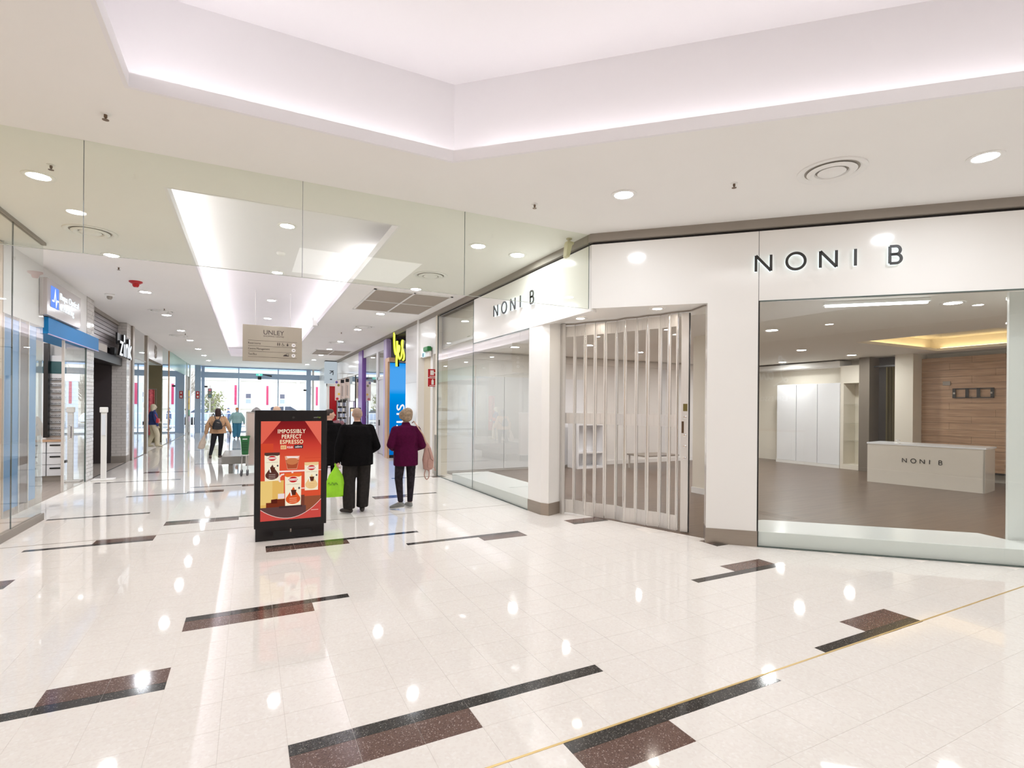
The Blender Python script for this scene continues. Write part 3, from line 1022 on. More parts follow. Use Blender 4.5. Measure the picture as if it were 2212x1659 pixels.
# blue phone shop portal
struct(box('wall_phone_shop_void', M_dark, (XR + .1, XR + 1.6, 17.25, 17.35, 2.95, 3.93)))
struct(box('ceiling_phone_shop', M_dark, (XR + .05, 6.4, 15.0, 17.3, 3.9, 3.94)))
struct(box('wall_phone_shop_side', M_dark, (5.7, 5.8, 15.0, 17.3, 0, 3.9)))
M_ply = wood('pale_plywood', (190, 150, 118), (208, 170, 138), (1, 1, .3), .5)
po = thing('screen_portal', 'pale timber portal framing a tall blue screen', 'portal', (XR - .14, 16.95, 0))
box('jamb', M_ply, (.02, .09, -.06, .3, .0, 3.12), po)
box('head_board', M_ply, (.02, 1.25, -.25, .3, 3.12, 3.25), po)
box('jamb', M_ply, (.86, .92, -.08, .3, 0, 3.12), po)
bs = thing('digital_screen', 'tall glowing blue screen with white vertical letters', 'screen', (XR - .04, 16.98, .1))


def grad_em(name, stops, strength):
    mt = bpy.data.materials.new(name)
    mt.use_nodes = True
    nt = mt.node_tree
    nt.nodes.remove(nt.nodes['Principled BSDF'])
    tc = nt.nodes.new('ShaderNodeTexCoord')
    sp = nt.nodes.new('ShaderNodeSeparateXYZ')
    nt.links.new(tc.outputs['Generated'], sp.inputs[0])
    r = nt.nodes.new('ShaderNodeValToRGB')
    els = r.color_ramp.elements
    els[0].position, els[0].color = stops[0][0], (*hx(*stops[0][1]), 1)
    els[1].position, els[1].color = stops[-1][0], (*hx(*stops[-1][1]), 1)
    for p, c in stops[1:-1]:
        e = els.new(p)
        e.color = (*hx(*c), 1)
    nt.links.new(sp.outputs['Z'], r.inputs[0])
    e = nt.nodes.new('ShaderNodeEmission')
    nt.links.new(r.outputs[0], e.inputs[0])
    e.inputs[1].default_value = strength
    nt.links.new(e.outputs[0], nt.nodes['Material Output'].inputs[0])
    mt.cycles.emission_sampling = 'NONE'
    return mt


box('screen_case', M_black, (-.01, .72, .01, .1, -.1, 3.0), bs)
box('screen_face', grad_em('blue_screen_print', ((0, (0, 110, 200)), (.55, (0, 132, 220)), (.66, (0, 150, 235)), (.72, (78, 168, 246)), (.93, (78, 168, 246)), (1, (6, 150, 240))), .95), (0, .71, 0, .01, 0, 3.0), bs)
text('screen_lettering', 'OPTUS', em('screen_white', (250, 252, 255), .95), bs, (.50, -.003, .78), width=1.75, height=.26, vert=True, bold=.015)
ys = thing('yes_sign', 'yellow neon handwriting sign projecting over the phone shop', 'sign', (4.02, 16.3, 3.06))
M_neon = em('yellow_neon', (226, 236, 36), 1.0)
M_neonc = em('yellow_neon_core', (250, 255, 120), 1.15)
sc_ = .0164 * .92


def yp(pts, o=.0):
    return [((x - 839) * sc_, o, (783 - y) * sc_) for x, y in pts]


STY = [([(840.6, 721), (840.4, 735), (841.2, 752), (842.6, 762), (844.4, 766), (846, 762), (846.6, 750), (846.4, 738)], .055), ([(846.4, 738), (846.4, 756), (846, 772), (845.6, 780), (845.9, 791)], .055),
       ([(848.0, 763), (850.4, 760), (851.6, 752), (850.6, 747), (849, 752), (848.9, 764), (850.6, 773), (853, 775), (855.4, 770), (857, 758), (858.2, 745), (858.4, 735)], .05),
       ([(858.4, 735), (856.6, 740), (857.2, 750), (859.8, 758), (861.4, 767), (860.6, 776), (858, 776)], .05)]


def smooth_path(P, n=4):
    out = []
    for i in range(len(P) - 1):
        p0, p1, p2, p3 = [Vector(P[max(0, min(len(P) - 1, k))]) for k in (i - 1, i, i + 1, i + 2)]
        for k in range(n):
            t = k / n
            out.append(.5 * ((2 * p1) + (p2 - p0) * t + (2 * p0 - 5 * p1 + 4 * p2 - p3) * t * t + (3 * p1 - p0 - 3 * p2 + p3) * t ** 3))
    out.append(Vector(P[-1]))
    return out


a, b, c_ = MB(), MB(), MB()
for pth, r in STY:
    sp = smooth_path(yp(pth))
    a.tube(sp, r * .66, 8)
    b.tube([p + Vector((.05, .07, .0)) for p in sp], r * 1.0, 8)
    c_.tube([p + Vector((0, -.025, 0)) for p in sp], r * .42, 6)
b.build('letter_backing', M_black, ys)
a.build('neon_script', M_neon, ys, smooth=True)
c_.build('neon_core', M_neonc, ys, smooth=True)
br = MB()
br.box(.28, .75, .1, .16, .45, .52)
br.box(.25, .7, .12, .15, .78, .81)
br.box(.58, .66, .08, .16, .0, 1.0)
br.build('bracket', M_black, ys)

# purple framed phone shop
M_purp = pm('purple_paint', (118, 78, 158), .3)
M_lil = pm('lilac_edge', (182, 164, 206), .3)
M_frame = pm('white_frame', (214, 210, 212), .4)
t = struct(thing('window_5', 'white framed glass shopfront between purple posts', 'window', (XR, 0, 0)))
for y0, y1, m in ((21.55, 22.35, M_purp), (17.66, 17.78, M_lil), (17.4, 17.64, M_lil)):
    box('post', m, (-.05, .2, y0, y1, 0, 3.93), t)
box('head_board', M_frame, (0, .12, 17.8, 21.55, 3.62, 3.93), t)
box('mullion', M_frame, (0, .1, 18.85, 19.15, 0, 3.62), t)
box('transom', M_frame, (0, .1, 17.8, 19.0, 2.62, 2.72), t)
box('pane', M_glass, (.03, .042, 19.15, 21.55, .05, 3.62), t)
box('pane', M_glass, (.03, .042, 17.8, 18.85, 2.72, 3.62), t)
d = struct(thing('door_2', 'grey shop door standing open beside the purple frame', 'door', (XR + .03, 18.82, 0)))
box('door_leaf', pm('pale_grey_door', (200, 196, 202), .35), (0, .05, -.98, 0, .02, 2.62), d)
box('door_handle', M_black, (-.04, 0, -.18, -.14, 1.0, 1.2), d)
struct(box('wall_pharmacy_fascia', M_gloss, (XR, XR + .25, 22.35, 28.5, 3.04, 3.93)))
for y0 in (17.3, 22.0):
    struct(box('wall_partition', M_white, (XR + .25, 8.5, y0, y0 + .1, 0, 3.9)))
struct(box('wall_far_right', M_white, (8.5, 8.7, 13.8, 36.6, 0, ZC)))
struct(box('wall_fire_cupboard', M_white, (XR + .3, 8.6, 13.7, 13.8, 0, ZC)))
for n_, (x, y) in enumerate(((5.6, 19.6), (5.8, 23.6), (5.8, 26.6), (5.8, 30.5), (5.0, 16.2))):
    downlight(x, y, 3.9, f'round downlight inside the far right shops, {ORD[n_]} along', 'downlights inside far right shops', M_lampin)
struct(box('ceiling_far_shops', M_white, (XR + .2, 8.6, 17.4, 36.5, 3.905, 3.95)))
struct(box('wall_pharmacy_counter_back', M_wall_in, (6.6, 6.7, 22.1, 28.4, 0, 3.9)))
# far pylon with light box, red panel
py = struct(thing('wall_pylon', 'narrow pier with pale light box over a red panel', 'wall', (0, 28.6, 0)))
box('light_box', em('pylon_light_box', (206, 218, 226), .75), (3.5, 4.1, -.05, .3, 2.85, 3.98), py)
box('cap', M_dark, (3.5, 4.12, -.06, .3, 3.98, 4.02), py)
box('frame', M_white, (3.6, 3.72, -.04, .3, 0, 2.83), py)
box('frame', M_white, (3.6, 4.12, -.06, .3, 2.7, 2.83), py)
box('red_panel', pm('deep_red', (176, 14, 26), .35), (3.72, 4.12, -.02, .3, 0, 2.7), py)
t = MB()
t.ribbon([(3.72, 3.36), (3.84, 3.44), (3.9, 3.5), (3.74, 3.5), (3.9, 3.42), (3.88, 3.28)], .04, -.06, -.052, False, lambda a, b, c: (a, c, b))
t.box(3.74, 3.84, -.06, -.052, 3.02, 3.08)
t.build('emblem', pm('slate_ink', (60, 66, 74), .5), py)
struct(box('wall_entrance_right', M_alu, (4.1, 4.3, 28.9, 36.4, 0, ZC)))
t = struct(thing('window_11', 'clear glass beside the purple post under the white fascia', 'window', (XR, 0, 0)))
box('pane', M_glass, (.08, .09, 22.4, 25.4, .05, 3.03), t)
box('frame', M_frame, (.06, .11, 25.4, 25.5, 0, 3.03), t)
box('frame', M_dark, (.06, .11, 23.7, 23.76, 0, 3.03), t)
ra = thing('magazine_rack', 'dark rack with rows of pale packets beside the red panel', 'rack', (3.98, 27.6, 0))
box('rack_frame', M_dark, (0, .5, 0, .3, 0, 2.0), ra)
for k in range(6):
    s = box('rack_shelf', M_steel, (-.02, .5, -.06, 0, .25 + k * .28, .27 + k * .28), ra)
    for q in range(4): box('packet', pm('packet_%d' % ((k + q) % 4), ((206, 210, 226), (150, 160, 190), (226, 222, 220), (110, 112, 130))[(k + q) % 4], .4), (.01 + q * .12, .11 + q * .12, -.045, -.005, .27 + k * .28, .45 + k * .28), s)
# hanging banners
for n_, (x0, x1, z0, z1, y, lab) in enumerate(((3.36, 3.58, 1.92, 2.80, 24.0, 'narrow hanging banner with coloured round logos'), (3.60, 3.80, 1.99, 2.87, 24.2, 'cream hanging banner with black square and grey script, nearer the logos banner'), (3.84, 4.04, 2.03, 2.93, 24.4, 'cream hanging banner with black square, rightmost by the fascia'))):
    b = thing('hanging_banner', lab, 'banner', (x0, y, z0), 0, 'hanging banners')
    w, h = x1 - x0, z1 - z0
    box('banner_board', pm('banner_cream', (232, 214, 204), .6), (0, w, -.02, .02, 0, h), b)
    MB().tube([(w / 2, 0, h), (w / 2, 0, 3.1 - z0), (w / 2 + .1, .0, 3.12 - z0), (XR - x0, .0, 3.12 - z0)], .006, 6).build('hanger', M_steel, b)
    if n_:
        box('black_square', M_black, (.02, w - .03, -.024, -.02, h - .17, h - .02), b)
        MB().ribbon([(w / 2 + .035 * math.sin(i * 2.1), .12 + i * .022) for i in range(22)], .012, -.024, -.02, False, lambda a, b, c: (a, c, b)).build('script', pm('grey_ink_%d' % n_, (120, 112, 110), .5), b)
    else:
        for cx, cz, r, c in ((.06, .8, .055, (86, 76, 150)), (.14, .67, .055, (138, 136, 60)), (.16, .28, .05, (240, 196, 70)), (.09, .07, .06, (206, 40, 52))):
            q = MB().lathe([(0, .004), (r, .004), (r, 0)], n=18).build('round_logo', pm('logo_%d' % int(cx * 1000 + cz * 100), c, .5), b)
            q.rotation_euler = (PI / 2, 0, 0)
            q.location = (cx, -.02, cz)
    p = MB().tube([(w / 2, 0, 0), (w / 2, .0, -z0)], .012, 8).build('banner_pole', M_chrome, b)
# pharmacy bits
sc2 = thing('info_screen', 'bright upright display screen beside the counter behind the man', 'screen', (3.55, 20.1, 0))
box('screen_case', M_black, (-.2, .2, 0, .06, .9, 1.62), sc2)
box('screen_face', grad_em('info_screen_print', ((0, (236, 240, 250)), (.8, (240, 244, 250)), (.9, (250, 214, 160)), (1, (240, 236, 200))), 1.0), (-.17, .17, -.004, 0, .94, 1.58), sc2)
box('stand', M_black, (-.05, .05, 0, .05, .02, .9), sc2)
box('foot', M_black, (-.2, .2, -.15, .2, 0, .02), sc2)
M_bask = pm('wire_white', (220, 218, 222), .4)
for n_, (x, y, c, lab) in enumerate(((3.15, 21.6, (168, 120, 128), 'round dump bin of red packets by the pharmacy counter'), (2.95, 23.0, (206, 204, 210), 'round dump bin of white packets before the red panel'))):
    bn_ = thing('dump_bin', lab, 'bin', (x, y, 0), 0, 'dump bins')
    MB().lathe([(.26, 0), (.26, .8), (.28, .82), (.28, .86), (.25, .86), (.25, .84), (0, .84)], n=20).build('bin_body', M_bask, bn_)
    pk = MB()
    for q in range(26):
        a, r, h = random.uniform(0, 6.28), random.uniform(0, .2), random.uniform(.86, 1.08)
        cx, cy = r * math.cos(a), r * math.sin(a)
        pk.box(cx - .06, cx + .06, cy - .03, cy + .03, h - .05, h + .04)
    o = pk.build('packets', pm('packets_%d' % n_, c, .4), bn_)
    o['kind'] = 'stuff'
t = thing('glass_cabinet', 'chrome and glass cabinet with bright edges beneath the banners', 'cabinet', (3.7, 22.9, 0))
for x in (0, .3):
    for y in (0, .3): box('corner_post', M_chrome, (x, x + .03, y, y + .03, 0, 1.9), t)
for z in (.0, .6, 1.2, 1.87): box('shelf', M_bask, (0, .33, 0, .33, z, z + .03), t)
box('tube_light', em('cabinet_tube', (236, 238, 255), 2), (.1, .13, .02, .05, 1.2, 1.85), t)
t = thing('pharmacy_counter', 'dark counter strip inside the pharmacy opening', 'counter', (5.2, 23.0, 0))
box('front_panel', M_dark, (0, .5, 0, 4.5, 0, 1.0), t)
box('counter_top', M_frame, (-.03, .53, -.03, 4.53, 1.0, 1.04), t)
ch = thing('office_chair', 'black chair with pale timber leg inside grey shop door', 'chair', (4.75, 18.2, 0), .4)
MB().box(-.22, .22, -.22, .22, .42, .48).build('seat', M_black, ch, bevel=.02)
MB().box(-.22, .22, .2, .25, .5, .95).build('backrest', M_black, ch, bevel=.02)
for sx_ in (-.19, .19):
    for sy in (-.19, .19): MB().tube([(sx_, sy, .42), (sx_ * 1.25, sy * 1.25, 0)], .016, 8).build('leg', M_ply, ch)

# ================================================================== LEFT SIDE
M_peach = pm('peach_wall', (243, 221, 200), .6, var=.02, scale=1.2)
M_blue = pm('clear_blue_paint', (26, 122, 184), .5, spec=.2)
M_bluep = pm('poster_blue', (88, 148, 200), .3, var=.08, scale=2)
M_brownp = pm('poster_brown', (104, 88, 84), .35, var=.25, scale=3, stretch=(1, 6, 1))
t = struct(thing('window_6', 'frameless glass shopfront at the left edge with grey base', 'window', (XG, 0, 0)))
box('pane', M_glassl, (-.006, .006, 5.2, 8.745, .10, 3.99), t)
box('pane', M_glassl, (-.006, .006, 8.755, 9.83, .10, 3.99), t)
box('base_rail', M_band, (-.03, .03, 5.2, 9.86, 0, .10), t)
box('head_rail', M_band, (-.03, .03, 5.2, 9.86, 3.99, 4.03), t)
box('pane', M_glassl, (-.47, -.006, 9.836, 9.848, .05, 3.99), t)
box('joint', M_glassedge, (-.007, .007, 8.745, 8.755, .1, 3.99), t)
struct(box('wall_left_divider', M_peach, (-7, XS - .01, 9.87, 10.0, 0, 4.0)))
struct(box('wall_left_back', M_peach, (-6.2, -6.0, -8, 9.87, 0, ZC)))
struct(box('wall_left_near', M_peach, (-6.0, XG - .05, 5.1, 5.2, 0, ZC)))
struct(box('floor_left_shop', pm('pale_shop_floor', (228, 208, 190), .25), (-6.0, XG - .03, 5.2, 9.87, .0, .05)))
for n_, y in enumerate((6.3, 8.6)):  # lamps added so the peach interior is bright behind its glass
    downlight(-4.4, y, ZC, f'round downlight added to light the peach shop at left edge, {ORD[n_]}', 'added downlights inside left shops', M_lampin)
t = thing('display_counter', 'long peach display counter inside left shop', 'counter', (-5.4, 6.4, .05))
box('carcass', M_peach, (0, .6, 0, 2.6, 0, .85), t)
box('counter_top', M_white, (-.02, .64, -.02, 2.62, .85, .9), t)

# optical shop front
ow = struct(thing('window_7', 'optical shopfront with blue and brown poster panels', 'window', (XS, 0, 0)))
for y0, y1, m in ((10.02, 10.57, M_bluep), (10.6, 10.95, M_brownp), (10.98, 11.3, M_bluep)):
    box('poster', m, (-.02, 0, y0, y1, .12, 2.95), ow)
box('frame', M_alu, (-.03, .01, 10.0, 10.02, 0, 3.0), ow)
box('frame', M_alu, (-.03, .01, 10.57, 10.6, 0, 3.0), ow)
box('frame', M_alu, (-.03, .01, 10.95, 10.98, 0, 3.0), ow)
box('pane', M_glass, (-.008, .004, 11.3, 11.62, .02, 2.95), ow)
wp = struct(box('wall_optical_header', M_white, (XS - .12, XS, 10.0, 14.28, 3.0, ZC)))
bd = thing('blue_canopy', 'bright blue fascia box over the optical shop doors', 'fascia', (XS, 11.66, 2.9))
MB().box(-.45, .06, 0, 3.36, 0, .29).build('canopy_box', M_blue, bd, bevel=.004)
box('canopy_edge', M_lil, (.052, .066, 0, 3.365, -.012, .004), bd)
op = thing('optical_sign', 'taupe sign board with glowing white optical lettering and blue emblem', 'sign', (XS + .11, 11.4, 3.2), PI / 2)
M_taupe = pm('taupe_board', (190, 182, 178), .2)
MB().box(0, 1.96, 0, .1, 0, .62).build('sign_board', M_taupe, op, bevel=.004)
M_bl_em = em('sign_blue', (120, 160, 255), 1.0)
box('emblem', M_bl_em, (.18, .56, -.012, 0, .16, .52), op)
MB().ribbon([(.20, .27), (.30, .27), (.36, .46), (.41, .2), (.46, .30), (.55, .3)], .03, -.018, -.012, False, lambda a, b, c: (a, c, b)).build('pulse_line', M_wh_em, op)
text('sign_lettering', 'Bupa Optical', M_wh_em, op, (.62, -.012, .36), width=1.12, height=.12, align='LEFT', ext=.01)
text('sign_lettering', '& Hearing', M_wh_em, op, (.62, -.012, .17), width=.82, height=.12, align='LEFT', ext=.01)
ub = box('sign_arm', M_taupe, (.5, .56, .02, .1, -.009, 0), op)
d = struct(thing('door_3', 'clear glass sliding door of the optical shop', 'door', (XS, 12.74, 0)))
box('pane', M_glass, (-.012, .0, .02, 1.5, .01, 2.86), d)
box('door_edge', M_alu, (-.03, .012, 0, .035, 0, 2.9), d)
box('door_edge', M_glassedge, (-.02, .012, 1.5, 1.53, 0, 2.9), d)
MB().tube([(.04, .2, 1.0), (.07, .2, 1.02), (.07, .2, 1.25), (.04, .2, 1.27)], .012, 8).build('door_handle', M_chrome, d)
box('lock', M_black, (.0, .015, .1, .22, .55, .6), d)
struct(box('floor_optical', wood('optical_vinyl', (140, 128, 118), (160, 148, 138), (5, .4, 1), .4), (-6.5, XS - .01, 10.0, 14.9, -.004, .004)))
struct(box('wall_optical_back', M_white, (-6.6, -6.5, 9.87, 36, 0, ZC)))
struct(box('wall_optical_partition', M_white, (-6.5, XS - .34, 14.92, 15.02, 0, ZC)))
struct(box('ceiling_optical', M_white, (-6.5, XS - .13, 10.0, 14.9, 3.42, 3.46)))
for n_, (x, y) in enumerate(((-4.2, 11.0), (-4.2, 13.2), (-5.6, 12.2))):  # lamps added to light the optical interior
    downlight(x, y, 3.42, f'round downlight added to light the optical shop, {ORD[n_]}', 'added downlights inside optical shop', M_lampin)
# wall of spectacle frames
gw = thing('spectacles_display', 'white wall display with rows of dark spectacle frames', 'display', (-4.3, 14.62, 0))
box('back_board', M_door_w, (0, .76, .2, .28, .9, 2.75), gw)
box('header_panel', pm('teal_header', (40, 92, 96), .4), (0, .76, .19, .2, 2.35, 2.62), gw)
box('side_post', M_black, (.31, .385, .05, .19, .95, 3.0), gw)
gm = MB()
for r_ in range(10):
    z = 1.02 + r_ * .135
    gm.box(.39, .76, .13, .2, z - .035, z - .03)
    for c_ in range(5):
        x = .42 + c_ * .066
        for k in (0, .03):
            gm.ribbon(arc(x + k, z, .013, .014, 0, 340, 8), .006, .14, .146, True, lambda a, b, c: (a, c, b))
        gm.tube([(x + .011, .143, z + .004), (x + .02, .143, z + .004)], .003, 5)
o = gm.build('spectacle_rows', M_black, gw)
o['kind'] = 'stuff'
box('ledge', M_ply, (-.02, .77, -.02, .28, .86, .9), gw)
for k in range(2):
    for r_ in range(3):
        dr = box('drawer', M_door_w, (.01 + k * .38, .37 + k * .38, 0, .28, .12 + r_ * .25, .36 + r_ * .25), gw)
        box('drawer_handle', M_black, (.06 + k * .38, .24 + k * .38, -.012, 0, .27 + r_ * .25, .3 + r_ * .25), dr)
box('plinth', M_band, (0, .76, .03, .28, .005, .12), gw)
t = thing('dispensing_counter', 'white counter with timber edge inside optical shop', 'counter', (-4.9, 13.2, .004))
box('carcass', M_door_w, (0, .9, 0, .5, 0, .86), t)
box('counter_top', M_ply, (-.02, .92, -.02, .52, .86, .9), t)

# glazed brick pillars
M_brick = pm('glazed_white_brick', (224, 219, 214), .12, var=.06, scale=5)
M_mort = pm('mortar_grey', (186, 180, 174), .8)


def brick_pillar(nm, x0, x1, y0, y1, z0, z1, lab):
    p = struct(thing(nm, lab, 'pillar'))
    box('mortar_core', M_mort, (x0, x1, y0, y1, 0, z1), p)
    mb = MB()
    bw, bh = .23, .083
    z, rw = z0, 0
    while z < z1 - .03:
        zt = min(z + bh - .008, z1)
        off = (rw % 2) * bw / 2
        for fx, ya, yb in (('x', y0, y1), ('y', x0, x1)):
            u = ya - off
            while u < yb:
                a_, b_ = max(u + .004, ya), min(u + bw - .004, yb)
                if b_ - a_ > .02:
                    e = random.uniform(.004, .007)
                    if fx == 'x': mb.box(x1, x1 + e, a_, b_, z, zt)
                    else: mb.box(a_, b_, y0 - e, y0, z, zt)
                u += bw
        z += bh
        rw += 1
    o = mb.build('bricks', M_brick, p)
    o['kind'] = 'stuff'
    return p


brick_pillar('wall_brick_pillar', XS - .34, XS, 14.3, 14.88, .02, ZC, 'white glazed brick pillar right of the blue fascia')
pp = brick_pillar('wall_brick_pillar', XS - .34, XS, 18.43, 19.0, .2, ZC, 'white glazed brick pillar behind the white script sign')
box('base', M_band, (XS - .345, XS + .008, 18.42, 19.0, 0, .2), pp)
# dark cafe bay between the pillars
M_char = pm('charcoal_wall', (74, 66, 66), .5)
struct(box('wall_cafe_back', M_char, (-6.0, -5.9, 15.02, 18.43, 0, ZC)))
struct(box('wall_cafe_side', M_char, (-6.0, XS - .35, 18.43, 18.53, 0, ZC)))
struct(box('wall_cafe_side', M_char, (-6.0, XS - .36, 15.03, 15.06, 0, ZC)))
struct(box('ceiling_cafe', M_char, (-6.0, XS - .52, 15.02, 18.43, 3.0, 3.06)))
t = thing('roller_shutter', 'half lowered grey roller shutter above the dark cafe bay', 'shutter', (XS - .22, 0, 0))
for i in range(7):
    MB().box(-.02, .02, 14.89, 18.42, 3.2 + i * .105, 3.295 + i * .105).build('slat', pm('roller_grey', (150, 142, 144), .3, metal=.3) if i == 0 else MATS['roller_grey'], t, bevel=.008)
box('shutter_box', M_band, (-.1, .05, 14.89, 18.42, 3.935, ZC - .003), t)
t = thing('cafe_fascia', 'black fascia box under the roller shutter', 'fascia', (XS - .1, 0, 0))
box('fascia_box', M_black, (-.4, .0, 15.04, 18.42, 2.78, 3.0), t)
for y in (15.1, 17.2):
    box('bracket', M_black, (-.05, .05, y, y + .25, 3.0, 3.2), t)
box('pale_panel', M_band, (-.02, .01, 15.3, 16.6, 3.0, 3.19), t)
zs = thing('cafe_sign', 'tall narrow white glowing lowercase letters on black mounts', 'sign', (XS + .06, 17.2, 3.0), PI / 2)
for n_, (s, x, h) in enumerate((('z', .2, .0), ('i', .55, 0), ('n', .9, 0), ('k', 1.35, 0))):
    pths = {'z': [[(-.14, .36), (.14, .36), (-.14, .03), (.14, .03)]], 'i': [[(0, .0), (0, .34)], [(0, .40), (0, .60)]], 'n': [[(-.13, 0), (-.13, .36)], [(-.13, .22), (-.05, .34), (.06, .36), (.13, .28), (.13, 0)]], 'k': [[(-.13, 0), (-.13, .55)], [(.14, .36), (-.1, .18), (.15, 0)]]}[s]
    mb, kb = MB(), MB()
    for pt in pths:
        pt = [(x + a, b) for a, b in pt]
        mb.ribbon(pt, .06, -.015, 0, False, lambda a, b, c: (a, c, b))
        kb.ribbon(pt, .075, .001, .05, False, lambda a, b, c: (a, c, b))
    l_ = mb.build('letter', M_wh_em, zs)
    kb.build('letter_back', M_black, l_)
box('mount', M_black, (.0, 1.6, .05, .09, .3, .6), zs)
struct(box('floor_cafe', pm('cafe_floor', (170, 160, 150), .3), (-5.9, XS - .02, 15.02, 18.43, -.003, .003)))
struct(box('trim_9', M_dark, (XS - .02, XS + .01, 14.9, 18.4, -.003, .004)), 'dark threshold strip of the cafe bay')
t = thing('cafe_counter', 'tan cafe counter in the dark bay', 'counter', (-4.5, 15.5, .003))
box('front_panel', pm('tan_laminate', (168, 144, 116), .4), (0, .5, 0, 1.6, .1, .95), t)
box('kick', M_black, (.03, .47, .03, 1.57, 0, .1), t)
box('counter_top', M_black, (-.03, .53, -.03, 1.63, .95, 1.0), t)
t = thing('picture_light', 'glowing amber picture frame on the dark cafe wall', 'frame', (-4.6, 18.38, 2.05))
for b in ((0, .5, 0, .03), (0, .5, .6, .63), (0, .03, 0, .63), (.47, .5, 0, .63)):
    box('frame_bar', em('amber_glow', (255, 170, 90), .9), (b[0], b[1], 0, .04, b[2], b[3]), t)
t = thing('menu_stand', 'white tilted menu stand with pictures at the cafe entry', 'stand', (-3.62, 15.7, .003))
box('stand_body', M_black, (-.02, .02, 0, .5, 0, 1.5), t)
MB().prism([(-.05, 1.5), (.05, 1.5), (.02, 1.78), (-.03, 1.78)], 0, .55, lambda a, b, c: (a, c, b)).build('tilted_top', M_white, t)
for z in (.82, 1.12):
    pl = box('picture', pm('menu_picture_%d' % int(z * 100), ((196, 150, 150), (214, 170, 170))[z > 1], .4, var=.4, scale=7), (.02, .03, .05, .45, z, z + .26), t)
t = thing('espresso_machine', 'black espresso machine on the cafe counter', 'machine', (-4.4, 16.1, 1.003))
MB().box(0, .4, 0, .7, .04, .5).build('machine_body', M_black, t, bevel=.02)
box('drip_tray', M_steel, (.4, .5, .05, .65, .0, .05), t)
for y in (.2, .5): MB().tube([(.4, y, .3), (.5, y, .3), (.5, y, .24)], .02, 8).build('group_head', M_chrome, t)

# silver posts and glass further along
def post(y0, y1, x0=XS - .08, x1=XS + .05):
    return struct(box('trim_10', M_steel, (x0, x1, y0, y1, 0, ZC)))


w8 = struct(thing('window_8', 'glass pane between two silver posts on the left', 'window', (XS, 0, 0)))
box('pane', M_glass, (-.006, .006, 19.3, 21.5, .02, ZC), w8)
box('mullion', M_steel, (-.06, .05, 19.05, 19.3, 0, ZC), w8)
box('mullion', M_steel, (-.06, .05, 21.5, 21.8, 0, ZC), w8)
box('transom', M_steel, (-.02, .02, 19.3, 21.5, 3.1, 3.14), w8)
struct(box('wall_store_interior', pm('pale_store_wall', (196, 190, 186), .6), (-4.6, -4.5, 19.0, 22.2, 0, ZC)))
struct(box('wall_olive', pm('olive_wall', (136, 126, 98), .6), (-4.5, XS - .3, 27.6, 27.7, 0, 3.4)))
struct(box('wall_olive_back', MATS['olive_wall'], (-4.6, -4.5, 22.2, 27.7, 0, 3.4)))
t = struct(thing('wall_boutique_fascia', 'pale fascia with faint floral emblem over the mannequin', 'fascia', (XS, 0, 0)))
box('fascia_panel', M_taupe, (-.2, 0, 21.82, 25.4, 3.3, ZC), t)
eb = MB()
for k in range(6):
    a = k * PI / 3
    eb.ribbon(arc(23.6 + .16 * math.cos(a), 3.66 + .16 * math.sin(a), .12, .1, 0, 350, 12), .02, .0, .012, True, lambda a, b, c: (c, a, b))
eb.build('emblem', M_band, t)
w9 = struct(thing('window_9', 'long glass shopfront with greenish head beyond the mannequin', 'window', (XS, 0, 0)))
box('pane', M_glass, (-.006, .006, 25.4, 27.2, .02, ZC), w9)
box('pane', M_glass, (-.006, .006, 27.25, 34.4, .02, 3.3), w9)
box('green_head', pm('green_glass_head', (150, 190, 176), .15), (-.03, .02, 27.25, 36.2, 3.3, ZC), w9)
box('mullion', M_ply, (-.03, .03, 27.2, 27.25, 0, ZC), w9)
MB().lathe([(.0, 0), (.05, 0), (.05, .04), (0, .04)], n=14).build('door_knob', M_steel, w9, (.03, 27.22, .55))
box('mullion', M_alu, (-.05, .04, 34.4, 34.6, 0, ZC), w9)
struct(box('wall_left_far_back', M_white, (-4.7, -4.6, 27.7, 36.3, 0, ZC)))
struct(box('wall_entrance_left', M_alu, (XS - .3, XS + .05, 36.0, 36.5, 0, ZC)))
yp_ = thing('notice_stack', 'yellow notices above a green and pink panel by the entrance', 'notices', (XS + .02, 35.0, 0))
box('notice_board', M_band, (0, .03, 0, .8, .1, 2.6), yp_)
for z, c in ((2.15, (240, 200, 40)), (1.72, (240, 186, 30)), (1.4, (236, 200, 50)), (1.0, (30, 140, 80)), (.7, (200, 160, 180))):
    box('notice', pm('notice_%d' % int(z * 100), c, .5), (.03, .036, .1, .7, z, z + .36), yp_)
fs = thing('fire_sign', 'small red and white fire sign on entrance post', 'sign', (-2.83, 36.08, 2.04), 0, 'fire signs')
box('plate', M_red, (0, .17, 0, .02, 0, .43), fs)
box('symbol', M_wh, (.05, .12, -.004, 0, .26, .38), fs)
box('symbol', M_wh, (.04, .13, -.004, 0, .05, .17), fs)
struct(box('trim_11', M_blue if False else pm('steel_blue_flare', (166, 186, 210), .35), (-2.9, -2.6, 36.1, 36.4, 0, ZC)), 'blue grey post at left end of the entrance')  # frame colour lightened to carry the glow and flare of the doorway

# boutique display
t = thing('fabric_display', 'red patterned fabric hanging behind the mannequin', 'fabric', (-3.9, 26.2, 0))
MB().ribbon([(i * .05, .05 * math.sin(i * 1.3)) for i in range(8)], .02, .4, 2.3).build('cloth', pm('red_pattern', (204, 92, 100), .7, var=.35, scale=18), t, smooth=True)
box('rail', M_steel, (-.05, .42, -.02, .02, 2.3, 2.34), t)
for x in (-.05, .40): box('rail_post', M_steel, (x, x + .02, .06, .08, 0, 2.34), t)

